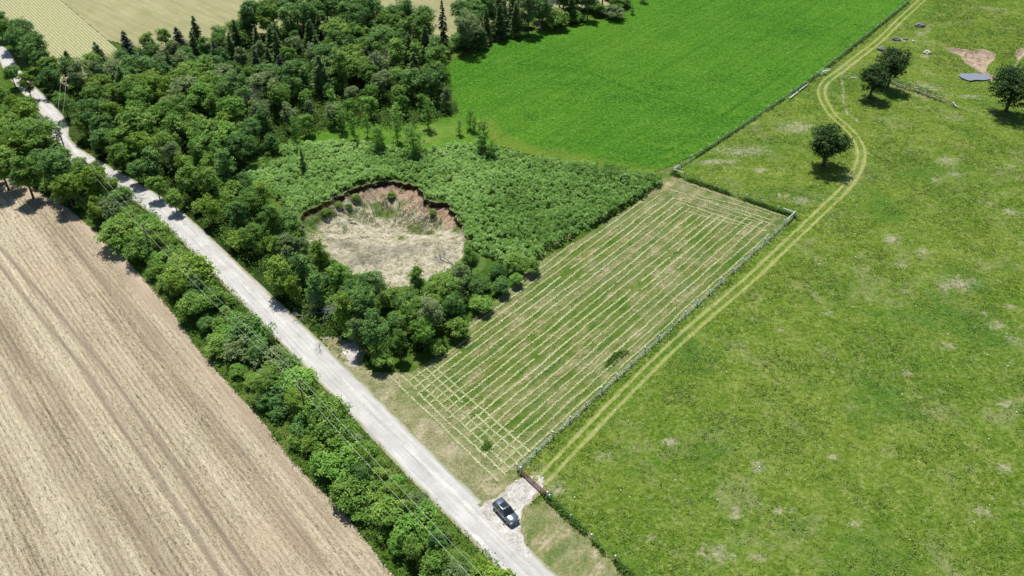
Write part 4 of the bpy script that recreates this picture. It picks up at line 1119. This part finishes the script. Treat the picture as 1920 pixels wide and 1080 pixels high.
# sumac: rosettes of drooping fronds
def sumac():
    rg = np.random.default_rng(31)
    poly = SUMAC
    xs = [p[0] for p in poly]; ys = [p[1] for p in poly]
    x = rg.uniform(min(xs), max(xs), 26000); y = rg.uniform(min(ys), max(ys), 26000)
    ok = inpoly(x, y, poly) & ~inpoly(x, y, PIT_RIM) & (edist(x, y, PIT_RIM) > .6)
    gapn = fbm(x, y, 8, 61, 3)
    patch = 1 - blobs(x, y, [(460, 316, 50, 16), (820, 300, 18, 14), (780, 325, 40, 8), (905, 300, 30, 8), (500, 300, 40, 9), (1000, 296, 60, 7), (640, 360, 60, 5)])
    ok &= (gapn + .55 * patch - .12) > rg.uniform(.45, .8, len(x))
    x = x[ok][:4800]; y = y[ok][:4800]
    nb = len(x); per = 7
    bx, by = x, y
    ln = sstep(-20, 30, bx)
    bh = .45 + 1.5 * fbm(bx, by, 5, 62, 3) + 1.1 * ln * fbm(bx, by, 4, 63, 2) + rg.normal(0, .18, nb)
    a_ = rg.uniform(0, 6.28, (nb, per)); q_ = np.sqrt(rg.uniform(0, 1, (nb, per)))
    rad = (.42 + .35 * rg.uniform(0, 1, nb))[:, None]
    x = (bx[:, None] + np.cos(a_) * q_ * rad).ravel(); y = (by[:, None] + np.sin(a_) * q_ * rad).ravel()
    h = np.maximum(.15, (bh[:, None] - .75 * q_ ** 2 * rad / .7 + rg.normal(0, .06, (nb, per))).ravel())
    ln = np.repeat(ln, per); btone = np.repeat(rg.normal(0, .10, nb), per)
    N = len(x)
    K = 9
    a = rg.uniform(0, 6.28, N)[:, None] + np.arange(K)[None] * (2 * math.pi / K) + rg.normal(0, .15, (N, K))
    L = rg.uniform(.24, .42, N)[:, None] * rg.uniform(.8, 1.2, (N, K)); W = .30 * L
    d0 = np.stack([np.cos(a), np.sin(a), np.zeros_like(a)], -1); s0 = np.stack([-np.sin(a), np.cos(a), np.zeros_like(a)], -1)
    c0 = np.stack([x, y, h], -1)[:, None, :] + rg.normal(0, .04, (N, K, 3))
    mid = c0 + d0 * (L * .55)[..., None] + np.array([0, 0, .06])
    tip = c0 + d0 * L[..., None]; tip[..., 2] -= .16 + rg.uniform(0, .12, (N, K))
    V = np.stack([c0, mid + s0 * W[..., None] * .6, tip, mid - s0 * W[..., None] * .6], 2).reshape(-1, 4, 3)
    T = np.repeat(.5 + btone + rg.normal(0, .12, N) + .6 * (fbm(x, y, 8, 64, 3) - .45) - .24 * ln, K) + rg.normal(0, .06, N * K)
    me = cloud_mesh("sumac_scrub", V, T, M['sumac'])
    link("sumac_scrub", me, label="dense low sumac scrub with pale star-shaped leaf heads around the pit", cat="scrub", kind='stuff')
sumac()
scatter("scrub_underlayer", SUMAC, 9000, 'weed', .2, .8, .2, 4, "darker weeds growing between the sumac stems", "weeds", 33, .4, avoid_pit=True)
HEDGE = gp([(60, 335), (190, 318), (300, 405), (423, 533), (610, 733), (760, 895), (887, 1014), (1010, 1130), (780, 1130), (735, 1080), (640, 955), (545, 862), (500, 800), (430, 720), (370, 655), (325, 588), (232, 480), (130, 392)])
scatter("hedge_undergrowth", HEDGE, 9000, 'weed', .3, 1.3, .2, 5, "weeds and brambles filling the foot of the roadside hedge", "undergrowth", 34, .35)
scatter("woodland_undergrowth", WOOD, 16000, 'leaf_dark' if False else 'weed', .3, 2.2, .26, 5, "brush growing under and between the woodland trees", "undergrowth", 35, .5, avoid_pit=True, dens=lambda x, y: np.where(edist(x, y, ROADC, False) > 4.2, 1.0, 0))
# grasses along the stubble edge
STE = STUB[:12]
def band(poly, w): return lambda x, y: np.exp(-(edist(x, y, poly, False) / w) ** 2)
scatter("field_edge_grass", HEDGE, 4500, 'grassblade', .1, .5, .16, 5, "bright grass strip between the hedge and the bare field", "grass", 36, .25, dens=band(STE, 1.3), up=.7)
def pz(x, y): return pasture_h(x, y)
PV = [p for p in PASTURE]
def tuft_d(x, y): return (.22 + .95 * sstep(.46, .62, fbm(x, y, 7, 71, 3))) * (1 - bare_f(x, y)) * (1 - dirt_f(x, y)) * np.where(edist(x, y, TRK, False) > 1.7, 1, .05)
scatter("pasture_tufts", gp([(965, 885), (1262, 320), (1700, 0), (1965, -10), (1965, 1110), (1190, 1110)]), 42000, 'pasturetuft', .10, .42, .15, 4, "taller tufts of grass and weeds scattered over the pasture", "grass", 37, .22, dens=lambda x, y: tuft_d(x, y) * inpoly(x, y, PASTURE), zf=pz, up=.8)
scatter("pasture_thistles", gp([(965, 885), (1262, 320), (1700, 0), (1965, -10), (1965, 1110), (1190, 1110)]), 6500, 'thistle', .15, .45, .14, 6, "pale thistle clumps in the middle of the pasture", "weeds", 38, .2,
        dens=lambda x, y: inpoly(x, y, PASTURE) * sstep(.55, .68, fbm(x, y, 14, 83, 3)) * (1 - bare_f(x, y)) * np.where(edist(x, y, TRK, False) > 1.7, 1, 0), zf=pz, up=.6)
# daisies, stones
def flowers(n, poly, seed):
    rg = np.random.default_rng(seed)
    xs = [p[0] for p in poly]; ys = [p[1] for p in poly]
    x = rg.uniform(min(xs), max(xs), n * 3); y = rg.uniform(min(ys), max(ys), n * 3)
    ok = inpoly(x, y, poly) & inpoly(x, y, PASTURE) & (fbm(x, y, 12, 97, 2) > .48); x = x[ok][:n]; y = y[ok][:n]
    c = np.stack([x, y, pasture_h(x, y) + .42], -1)
    V = leaves(c, np.tile([0, 0, 1.0], (len(c), 1)), .10, .10, rg, .2)
    link("wild_flowers", cloud_mesh("wild_flowers", V, np.full(len(c), .5), M['flower']), label="tiny white flower heads sprinkled over the pasture", cat="flowers", kind='stuff')
flowers(260, gp([(965, 885), (1262, 320), (1700, 0), (1965, -10), (1965, 1110), (1190, 1110)]), 88)
# fence-line weeds
FENCES = {'mown': [ST(0, 0), ST(FL, 0)], 'back': [ST(FL, 0), G(1262, 328)], 'alf': gp([(1262, 325), (1290, 305), (1480, 180), (1545, 132), (1703, 6)]) , 'road': [G(1027, 935), G(1030, 938), G(1100, 1003), G(1183, 1083), G(1240, 1140)]}
def fence_weeds(nm, pts, n, mat, w, hmax, label, seed):
    xs = [p[0] for p in pts]; ys = [p[1] for p in pts]
    poly = [(min(xs) - 3, min(ys) - 3), (max(xs) + 3, min(ys) - 3), (max(xs) + 3, max(ys) + 3), (min(xs) - 3, max(ys) + 3)]
    rg = np.random.default_rng(seed)
    seg = spline(pts, .3); k = rg.integers(0, len(seg), n)
    x = seg[k, 0] + rg.normal(0, w, n); y = seg[k, 1] + rg.normal(0, w, n)
    keep = vnoise(x, y, 2.0, seed) > .25; x = x[keep]; y = y[keep]; N = len(x)
    c = np.repeat(np.stack([x, y, rg.uniform(.1, hmax, N)], -1), 4, 0) + rg.normal(0, .15, (N * 4, 3))
    c[:, 2] = np.abs(c[:, 2])
    V = leaves(c, np.tile([0, 0, 1.0], (len(c), 1)), .17, .07, rg, .7)
    T = np.repeat(.5 + rg.normal(0, .2, N), 4)
    link(nm, cloud_mesh(nm, V, T, M[mat]), label=label, cat="grass", kind='stuff')
fence_weeds("fence_line_grass", FENCES['back'], 1800, 'weed', .30, .6, "dark uncut grass under the fence across the top of the mown field", 41)
fence_weeds("fence_line_grass", FENCES['mown'], 1900, 'fencegrass', .11, .12, "pale bent grass along the fence between mown field and track", 42)
fence_weeds("fence_line_grass", FENCES['road'], 1900, 'weed', .26, .55, "dark uncut grass under the fence beside the road below the gate", 43)
fence_weeds("fence_line_grass", FENCES['alf'], 2600, 'weed', .25, .4, "dark grass under the fence along the bright green field", 44)
scatter("fence_strip_grass", [ST(0, -1.6), ST(FL, -1.8), ST(FL, -.1), ST(0, -.1)], 3500, 'weed', .1, .35, .15, 4, "dark green uncut strip between fence and grassy track", "grass", 45, .2, up=.8)
def pit_z(x, y):
    d = edist(x, y, PIT_RIM) * np.where(inpoly(x, y, PIT_RIM), 1, 0)
    return -3.6 * np.interp(d, [0, .1, .3, .7, 1.4, 2.2, 3.1, 4.2, 5.4, 6.8, 8.4], [0, .14, .24, .33, .44, .56, .68, .8, .9, .96, 1.0]) * np.where(y > PIT_C[1] - 4, 1, .8)
def on_pit(px, py):
    z = -3.0
    for _ in range(12):
        x, y = G(px, py, z); z = .5 * z + .5 * float(pit_z(np.array([x]), np.array([y]))[0])
    return z
# pit plants
def pitz(x, y): return np.full(x.shape, -3.35)
scatter("pit_weeds", gp([(585, 420), (650, 380), (720, 372), (800, 395), (850, 440), (840, 470), (760, 475), (680, 440), (620, 450)], -3.3), 1800, 'strawtuft', .1, .4, .14, 5, "dry tufts dotted over the pit floor", "weeds", 46, .2, zf=pit_z, up=.8, dens=lambda x, y: sstep(.35, .6, fbm(x, y, 4, 5)))
scatter("pit_weeds", gp([(570, 430), (578, 405), (612, 385), (660, 358), (700, 352), (770, 360), (800, 385), (850, 395), (865, 450), (800, 480), (740, 430), (680, 410), (610, 440)], -2.0), 2600, 'weed', .1, .6, .16, 6, "green weeds growing at the back of the pit floor", "weeds", 47, .25, zf=pit_z, up=.7, dens=lambda x, y: sstep(.46, .58, fbm(x, y, 3, 15)) * (.25 + .75 * sstep(-34, -42, x)) * inpoly(x, y, PIT_RIM))
for (px, py, H, lab) in [(736, 372, 2.0, "round dark bush growing against the pit's back wall"), (668, 374, 1.7, "green bush at the back left of the pit floor"), (655, 392, 1.6, "green bush on the pit floor, in front of the one at the back left"),
                         (612, 402, 1.9, "green bush at the far left of the pit under its dark rim"), (636, 388, 1.8, "green bush under the pit's left rim, between two others"), (812, 402, 1.5, "grey green bush by the small right-hand scoop of the pit")]:
    one('pit_bush', SHRUB, int(px), px, py, H, 'leaf_mid', 1.15, label=lab, cat='bush', z=on_pit(px, py))
# mown-field leftovers
scatter("mown_stubble_tufts", HAY, 9000, 'grassblade', .03, .12, .12, 3, "short regrowing tufts all over the mown field", "grass", 48, .2, dens=lambda x, y: sstep(.42, .6, fbm(x, y, 5, 91, 3)) * (edist(x, y, ROADC, False) > 3.5), up=.5)
scatter("mown_hay_litter", HAY, 9000, 'strawtuft', .03, .08, .12, 3, "loose dry clippings lying on the mown field", "hay", 49, .35, dens=lambda x, y: sstep(.42, .6, fbm(x, y, 6, 95, 3)) * (edist(x, y, ROADC, False) > 3.5), up=.3, asp=.25)
scatter("verge_grass", gp([(330, 385), (430, 478), (560, 600), (600, 640), (655, 660), (640, 700), (500, 560), (420, 490), (320, 405)]), 2500, 'grassblade', .08, .35, .15, 4, "bright verge grass beside the road below the trees", "grass", 50, .2, dens=lambda x, y: (edist(x, y, ROADC, False) > 3.1) * 1.0, up=.7)
scatter("uncut_weeds", [ST(44, 2.2), ST(50, 2.6), ST(52, 5.4), ST(50, 5.0), ST(47, 3.6)] if False else gp([(1135, 690), (1150, 665), (1170, 658), (1180, 661), (1163, 673), (1142, 689)]), 170, 'grassblade', .05, .4, .18, 6, "dark island of uncut weeds left in the mown field near the fence", "weeds", 51, .2, up=.6)
scatter("uncut_weeds", gp([(903, 838), (914, 826), (922, 838), (914, 848)]), 120, 'weed', .1, .5, .15, 6, "small clump of uncut weeds near the road end of the mown field", "weeds", 52, .15, up=.6)

# --- windrows of cut hay: each row an object
def windrow(p0, p1, label, seed, w=.12, dens=52):
    rg = np.random.default_rng(seed)
    p0 = np.array(p0); p1 = np.array(p1); L = np.linalg.norm(p1 - p0)
    n = int(L * dens)
    t = rg.uniform(0, 1, n)
    d = (p1 - p0) / L; nr = np.array([-d[1], d[0]])
    s = t * L
    wob = .35 * (vnoise(s, s * 0, 9, seed) - .5) + .16 * (vnoise(s, s * 0, 2, seed + 5) - .5)
    keep = (vnoise(s, s * 0 + seed, 1.6, seed + 9) * .5 + vnoise(s, s * 0, 7, seed + 2) * .5) > .16
    x = p0[0] + d[0] * s + nr[0] * (wob + rg.normal(0, w, n)); y = p0[1] + d[1] * s + nr[1] * (wob + rg.normal(0, w, n))
    x = x[keep]; y = y[keep]; N = len(x)
    if N < 10: return
    c = np.stack([x, y, .06 + rg.uniform(.0, .13, N)], -1)
    V = leaves(c, np.tile([0, 0, 1.0], (N, 1)), .17, .06, rg, .35)
    T = .45 + .25 * (vnoise(s[keep], s[keep] * 0, 4, seed + 3) - .5) + rg.normal(0, .15, N)
    o = link("hay_windrow", cloud_mesh("hay_windrow", V, T, M['haystraw']), label=label, cat="hay row", group="windrows of cut hay on the mown field")
HP = HAY
nrow = 19
for i in range(nrow):
    t = 1.1 + i * 1.66
    s0, s1 = -1.5 + random.uniform(-1.2, 1.0), FL - 5.5 - t * .24 - random.uniform(0, 7)
    if i > 12: s1 -= (i - 12) * 1.0
    ssn = np.linspace(s0, s1, 200)
    pts = np.array([ST(s, t) for s in ssn]); ok = inpoly(pts[:, 0], pts[:, 1], HP) & (edist(pts[:, 0], pts[:, 1], HP) > .4)
    k = np.where(ok)[0]
    if len(k) < 10: continue
    # keep the longest inside stretch
    a, b = k[0], k[-1]
    windrow(pts[a], pts[b], "%s long row of cut hay counting leftwards from the wire fence" % ORD[i], 700 + i)
for i in range(6):
    s = -3.8 + i * 1.55
    a, b = ST(s, .8), ST(s, 31 - i * .4)
    pts = np.array([ST(s, t) for t in np.linspace(.8, 33, 120)]); ok = inpoly(pts[:, 0], pts[:, 1], HP) & (edist(pts[:, 0], pts[:, 1], HP) > .5); k = np.where(ok)[0]
    windrow(pts[0], pts[k[-1]], "%s row of cut hay parallel to the road, counting from the road" % ORD[i], 740 + i, .12, 40)
for i in range(7):
    sa = FL - 1.6 - i * 1.5; sb = FL - 8.3 - i * 1.5
    windrow(ST(sa, 1.5 + random.uniform(0, 3)), ST(sb + random.uniform(-.5, .5), random.uniform(18, 29.5)), "%s row of cut hay across the field's top end, counting from its fence" % ORD[i], 760 + i, .12, 40)

# ================================================================== FENCES, GATE, POLES
def post_mesh(h, r, mat='postwood'):
    mb = MB(); mb.tube([(0, 0, -.3), (0, 0, h * .5), (.01, .01, h)], [r * 1.1, r, r * .92], 8); return mb.mesh("post", M[mat], False)
PM = [post_mesh(1.45, .13), post_mesh(1.3, .11), post_mesh(1.55, .14)]
def fence(name, pts, sp, label, h=1.15, skip=(), zf=None, wires=4):
    L = spline(pts, .5) if len(pts) > 2 else np.array([np.array(pts[0]) + (np.array(pts[1]) - np.array(pts[0])) * t for t in np.linspace(0, 1, 60)])
    cum = np.concatenate([[0], np.cumsum(np.linalg.norm(np.diff(L, axis=0), axis=1))])
    root = empty(name, (L[0][0], L[0][1], 0), 0, 1, label=label, cat='fence')
    n = int(round(cum[-1] / sp)); P_ = []
    for i in range(n + 1):
        s = cum[-1] * i / n
        x = np.interp(s, cum, L[:, 0]) - L[0][0]; y = np.interp(s, cum, L[:, 1]) - L[0][1]
        z = float(zf(np.array([x + L[0][0]]), np.array([y + L[0][1]]))[0]) if zf else 0
        P_.append((x, y, z))
        if i in skip: continue
        o = link("post", PM[i % 3], root); o.location = (x, y, z); o.rotation_euler = (random.gauss(0, .05), random.gauss(0, .05), random.uniform(0, 6))
    mb = MB()
    for w in range(wires):
        zz = .25 + (h - .25) * w / (wires - 1)
        for a, b in zip(P_[:-1], P_[1:]): mb.tube([(a[0], a[1], a[2] + zz), (b[0], b[1], b[2] + zz)], .007, 3, cap=False)
    mb.build("wire", M['wire'], root)
    return root
def brace(root, a, b):     # H-brace rails at a corner, relative world coords
    mb = MB(); ox, oy = root.location.x, root.location.y
    for (x0, y0, z0, x1, y1, z1) in [(a[0], a[1], 1.3, b[0], b[1], 1.25)]:
        mb.tube([(x0 - ox, y0 - oy, z0), (x1 - ox, y1 - oy, z1)], .10, 8)
    return mb.build("brace_rail", M['postwood'], root)
f1 = fence("wire_fence", [ST(0, 0), ST(FL, 0)], 4.45, "long wire fence between the mown field and the grassy track")
brace(f1, ST(FL, 0), ST(FL - 3.6, 0))
f2 = fence("wire_fence", [ST(FL, 0), G(1262, 326)], 3.6, "wire fence across the top end of the mown field")
a = np.array(ST(FL, 0)); b = np.array(G(1262, 326)); u = (b - a) / np.linalg.norm(b - a)
brace(f2, a, a + u * 2.6); brace(f2, b, b - u * 2.6)
f3 = fence("wire_fence", FENCES['alf'], 3.9, "wire fence with white posts along the bright green field", skip=())
brace(f3, G(1262, 325), G(1272, 318))
f4 = fence("wire_fence", FENCES['road'][1:], 4.3, "wire fence beside the road running from the gate to the lower edge")
f5 = fence("wire_fence", gp([(1579, 148), (1600, 147), (1625, 148)]), 5.0, "short wire fence from the track to the two dark pasture trees")
# old rail fence below the pond
def rail(x0, y0, x1, y1, z, r): 
    mb = MB(); mb.tube([(0, 0, z), (x1 - x0, y1 - y0, z + .1)], [r, r * .8], 6); return mb
RF = gp([(1675, 152), (1700, 159), (1725, 166), (1740, 172), (1765, 182), (1795, 196)])
rt = empty("rail_fence", (RF[0][0], RF[0][1], 0), label="old dark rail fence running from the two dark trees towards the pond tree", cat="fence")
for i in range(5):
    a = np.array(RF[i]) - np.array(RF[0]); b = np.array(RF[i + 1]) - np.array(RF[0])
    ha = float(pasture_h(np.array([RF[i][0]]), np.array([RF[i][1]]))[0]); hb = float(pasture_h(np.array([RF[i + 1][0]]), np.array([RF[i + 1][1]]))[0])
    if i < 4 or True:
        for zz in (.45, .95):
            mb = MB(); mb.tube([(a[0], a[1], ha + zz), (b[0], b[1], hb + zz)], .09, 6); mb.build("rail", M['postwood'] if i == 0 else M['polewood'], rt)
    o = link("post", PM[i % 3], rt); o.location = (a[0], a[1], ha)
fence_weeds("rail_fence_brush", RF[:5], 380, 'leaf_dark', .4, .7, "dark brush tangled along the old rail fence", 61)
# fallen rails
def log(px0, py0, px1, py1, r, label, z=.5):
    a = G(px0, py0, z); b = G(px1, py1, z)
    za = float(pasture_h(np.array([a[0]]), np.array([a[1]]))[0]) if px0 > 1500 else 0
    mb = MB(); mb.tube([(0, 0, 0), ((b[0] - a[0]) / 2, (b[1] - a[1]) / 2, .03), (b[0] - a[0], b[1] - a[1], 0)], [r, r * .95, r * .8], 8)
    o = mb.build("weathered_log", M['postwood'], label=label, cat="log"); o.location = (a[0], a[1], z + za)
log(1481, 184, 1496, 172, .17, "whitish rail leaning along the bright green field's fence")
log(1498, 170, 1514, 158, .13, "second whitish rail just above the leaning one by the green field's fence")
log(1541, 134, 1556, 131, .28, "thick whitish log lying on the brush pile at the fence by the track bend")
log(1546, 129, 1556, 128, .16, "thinner whitish log beside the thick one on the brush pile")
log(1790, 184, 1797, 193, .16, "short whitish log lying at the right end of the old rail fence")
log(1595, 145, 1606, 145.5, .22, "pale log left of the two dark pasture trees", .15)
scatter("brush_pile", gp([(1534, 140), (1540, 130), (1556, 131), (1554, 138), (1538, 142)]), 160, 'sumac', .1, .7, .2, 6, "green tangle of brush under the whitish logs at the fence", "brush", 62, .2, up=.6)
# boulders
def boulder(px, py, r, mat, label, seed):
    rgb = np.random.default_rng(seed)
    import bmesh
    bm = bmesh.new(); bmesh.ops.create_icosphere(bm, subdivisions=3, radius=1)
    for v in bm.verts:
        c_ = v.co; n_ = 1 + .25 * (vnoise(c_.x * 2 + seed, c_.y * 2 + c_.z * 3, 1.1, seed) - .5) * 2
        v.co = Vector((c_.x * r * n_ * 1.2, c_.y * r * n_, max(c_.z, -.3) * r * n_ * .75))
    me = bpy.data.meshes.new("boulder"); bm.to_mesh(me); bm.free(); me.materials.append(M[mat])
    x, y = G(px, py); z = float(pasture_h(np.array([x]), np.array([y]))[0])
    o = link("boulder", me, label=label, cat="boulder"); o.location = (x, y, z + r * .2)
boulder(1652, 92, 1.1, 'rock', "grey boulder beside the top of the track, nearest the two dark trees", 1)
boulder(1681, 74, 1.0, 'rock', "left grey boulder at the end of a strip of bare soil", 2)
boulder(1698, 73, .7, 'rock', "reddish grey boulder right of another on a strip of bare soil", 3)
boulder(1723, 50, 1.2, 'rock', "topmost dark boulder in the pasture with a green patch beside it", 4)
boulder(1740, 94, .9, 'rockpale', "whitish boulder left of the bare dirt bank", 5)
boulder(1713, 76, .45, 'rockpale', "small pale stone right of the bare soil strip", 6)
boulder(968, 903, .22, 'rockpale', "small pale stone at the top edge of the gravel driveway", 7)

# farm gate across the driveway
def gate():
    a = np.array(G(976, 888)); b = np.array(G(1026, 934)); d = b - a; L = float(np.linalg.norm(d)); ang = math.atan2(d[1], d[0])
    root = empty("farm_gate", (a[0], a[1], 0), ang, label="rusty red tubular farm gate closed across the gravel driveway", cat="gate")
    for k, (x0, x1) in enumerate(((.15, L / 2 - .05), (L / 2 + .05, L - .15))):
        mb = MB(); r = .035
        mb.tube([(x0, 0, .2), (x1, 0, .2)], r, 6); mb.tube([(x0, 0, 1.25), (x1, 0, 1.25)], r, 6); mb.tube([(x0, 0, .2), (x0, 0, 1.25)], r, 6); mb.tube([(x1, 0, .2), (x1, 0, 1.25)], r, 6)
        fr = mb.build("gate_leaf", M['rust'], root)
        for z in np.arange(.32, 1.2, .105):
            mb = MB(); mb.tube([(x0, 0, z), (x1, 0, z)], .022, 5); mb.build("bar", M['rust'], fr)
        mb = MB(); mb.tube([((x0 + x1) / 2, .03, .2), ((x0 + x1) / 2, .03, 1.25)], .03, 5); mb.build("upright", M['rust'], fr)
    for x in (0, L):
        mb = MB(); mb.tube([(x, 0, -.3), (x, 0, 1.6)], .14, 8); mb.build("gate_post", M['postwood'], root)
gate()

# utility poles and wires
def pole(name, tx, ty, H, label, ang):
    x, y = G(tx, ty, H)
    root = empty("utility_pole", (x, y, 0), ang, label=label, cat="utility pole", group="utility poles along the road")
    mb = MB(); mb.tube([(0, 0, -.5), (0, 0, H * .5), (0, 0, H)], [.16, .14, .11], 8); mb.build("shaft", M['polewood'], root)
    mb = MB(); mb.box(-.06, .06, -.75, .75, H - .35, H - .23); mb.build("cross_arm", M['polewood'], root)
    for s in (-.62, .62):
        mb = MB(); mb.tube([(0, s, H - .23), (0, s, H - .02)], [.05, .035], 8); mb.build("insulator", M['rock'], root)
    return np.array((x, y, H))
HP_ = 9.5
ang = R(-45)
tops = [pole("p", 1235, 1440, HP_, "utility pole beyond the lower edge", ang) if False else np.array((*G(1235, 1440, HP_), HP_)),
        pole("p", 561, 716, HP_, "utility pole rising from the hedge beside the middle of the road", ang),
        pole("p", 267, 420, HP_, "utility pole in the hedge near the road's far stretch", ang),
        pole("p", 108, 240, HP_, "utility pole at the road's edge near the top left", R(-60)),
        pole("p", 119, 146, HP_, "farthest utility pole, standing in the trees at the top left", R(-80))]
x, y = tops[0][:2]
def span(A, B, off, sag):
    d = B - A; n = np.array([-d[1], d[0], 0]); n = n / np.linalg.norm(n)
    return [tuple(A + d * t + n * off - np.array([0, 0, 4 * sag * t * (1 - t) + .05])) for t in np.linspace(0, 1, 15)]
names = ["power line over the hedge from the lower edge to the first pole", "power line between the two hedge poles", "power line from the hedge over to the road's far pole", "farthest power line over the trees at top left"]
for i in range(4):
    for side, off in (("left", .62), ("right", -.62)):
        mb = MB(); pts = span(tops[i], tops[i + 1], off, .9 if i < 3 else .5)
        o0 = np.array(pts[0]); mb.tube([tuple(np.array(p) - o0) for p in pts], .019, 4, cap=False)
        o = mb.build("power_line", M['cable'], label=side + " " + names[i], cat="wire", group="overhead wires along the road"); o.location = pts[0]

# ================================================================== SUV
def suv():
    f = np.array(G(967, 972)); r_ = np.array(G(936, 938))
    d = np.array([math.cos(R(-51)), math.sin(R(-51))])
    cx, cy = G(949, 966)
    root = empty("parked_suv", (cx, cy, .06), R(-53), label="dark grey SUV with a glass sunroof parked at the road edge by the gravel driveway", cat="car")
    import bmesh
    def loft(secs, mat, name, parent, close=True, smooth=True):
        # secs: (x, [(y,z)...] half profile from bottom centre to top centre)
        mb = MB(); rings = []
        for x, prof in secs:
            full = [(x, y_, z_) for y_, z_ in prof] + [(x, -y_, z_) for y_, z_ in reversed(prof) if y_ > 1e-4]
            rings.append(full)
        n = len(rings[0]); vs = [p for r in rings for p in r]
        fs = [(i * n + k, i * n + (k + 1) % n, (i + 1) * n + (k + 1) % n, (i + 1) * n + k) for i in range(len(rings) - 1) for k in range(n)]
        if close: fs += [tuple(range(n - 1, -1, -1)), tuple(range((len(rings) - 1) * n, len(rings) * n))]
        mb.add(vs, fs)
        o = mb.build(name, mat, parent, smooth)
        bm = bmesh.new(); bm.from_mesh(o.data); bmesh.ops.recalc_face_normals(bm, faces=bm.faces); bm.to_mesh(o.data); bm.free()
        if smooth:
            m_ = o.modifiers.new("bevel", 'BEVEL'); m_.width = .03; m_.segments = 2; m_.limit_method = 'ANGLE'; m_.angle_limit = R(35)
        return o
    W = .96
    def body(x, w, zb, zt, sh): return (x, [(0, zb), (w * .9, zb), (w, zb + .18), (w, sh - .1), (w * .95, sh), (w * .80, zt), (0, zt + .02)])
    secs = [body(-2.42, .80, .45, .95, .90), body(-2.34, .91, .34, 1.06, .98), body(-2.0, W, .25, 1.10, 1.02), body(-1.0, W, .22, 1.08, 1.0), body(.3, W, .22, 1.06, .99), body(1.05, W, .22, 1.08, .98), body(1.7, .95, .25, 1.03, .93), body(2.15, .89, .30, .96, .86), body(2.38, .78, .36, .84, .76), body(2.45, .66, .42, .72, .66)]
    loft(secs, M['paint'], "body", root)
    def gh(x, w, wt, z0, z1): return (x, [(0, z0), (w, z0), (w * .985, z0 + .05), (wt, z1 - .06), (wt * .93, z1), (0, z1 + .025)])
    loft([gh(-2.28, .82, .80, 1.0, 1.12), gh(-2.05, .86, .74, 1.0, 1.66), gh(-1.7, .88, .74, 1.0, 1.72), gh(-.3, .885, .74, 1.0, 1.75), gh(.15, .88, .73, 1.0, 1.71), gh(.5, .86, .74, 1.0, 1.48), gh(1.0, .84, .78, 1.0, 1.14)], M['glass'], "windows", root)
    # painted roof skin and pillars
    def rf(x, w, z): return (x, [(0, z - .05), (w, z - .05), (w, z - .01), (w * .9, z + .018), (0, z + .045)])
    loft([rf(-2.12, .72, 1.63), rf(-1.7, .735, 1.725), rf(-.3, .735, 1.757), rf(.12, .72, 1.72)], M['paint'], "roof", root)
    for s in (-1, 1):
        for (xa, za, xb, zb, ra) in ((.12, 1.70, 1.0, 1.09, .04), (-.55, 1.70, -.5, 1.02, .045), (-1.35, 1.70, -1.3, 1.03, .045), (-2.05, 1.62, -2.22, 1.05, .06)):
            mb = MB(); mb.tube([(xa, s * .735, za), (xb, s * .875, zb)], ra, 6); mb.build("pillar", M['paint'], root)
        mb = MB(); mb.tube([(-2.0, s * .66, 1.735), (-1.9, s * .66, 1.81), (-.2, s * .66, 1.84), (-.05, s * .66, 1.78)], .022, 6); mb.build("roof_rail", M['chrome'], root)
        mb = MB(); mb.tube([(-2.1, s * .925, 1.035), (-.5, s * .945, 1.025), (.95, s * .93, 1.02)], .014, 5); mb.build("window_trim", M['chrome'], root)
        mb = MB(); mb.box(.62, .82, s * 1.13 - .11, s * 1.13 + .11, 1.04, 1.2, .03); mi = mb.build("mirror", M['paint'], root)
        mb = MB(); mb.tube([(.74, s * .9, 1.06), (.74, s * 1.05, 1.1)], .03, 6); mb.build("stalk", M['plastic'], mi)
        mb = MB(); mb.box(2.08, 2.30, s * .66 - .16, s * .66 + .16, .78, .93, .03); mb.build("headlight", M['lamp'], root)
        mb = MB(); mb.box(-2.43, -2.25, s * .74 - .12, s * .74 + .12, .82, 1.0, .03); mb.build("tail_light", M['tail'], root)
        for hx in (-.95, .1):
            mb = MB(); mb.tube([(hx - .1, s * .965, .92), (hx + .1, s * .965, .92)], .018, 5); mb.build("door_handle", M['chrome'], root)
        for wx in (-1.42, 1.45):
            mb = MB(); pts = 20
            mb.tube([(wx, s * .75, .36), (wx, s * .77, .36), (wx, s * .96, .36), (wx, s * .98, .36)], [.32, .36, .36, .33], 20)
            w_ = mb.build("wheel", M['rubber'], root)
            mb = MB(); mb.tube([(wx, s * .95, .36), (wx, s * .99, .36)], [.23, .21], 16); mb.build("rim", M['alloy'], w_)
    mb = MB(); mb.box(-1.05, -.12, -.52, .52, 1.795, 1.81, .005); mb.build("sunroof", M['glass'], root)
    mb = MB(); mb.box(-.62, -.58, -.52, .52, 1.812, 1.818); mb.build("sunroof_divider", M['plastic'], root)
    mb = MB(); mb.box(2.40, 2.47, -.42, .42, .50, .70, .02); mb.build("grille", M['plastic'], root)
    mb = MB(); mb.box(2.465, 2.48, -.25, .25, .40, .50); mb.build("number_plate", M['lamp'], root)
    for s in (-.45, .45):
        mb = MB(); mb.box(1.15, 2.0, s - .02, s + .02, 1.03, 1.075, .008)
    return root
suv()
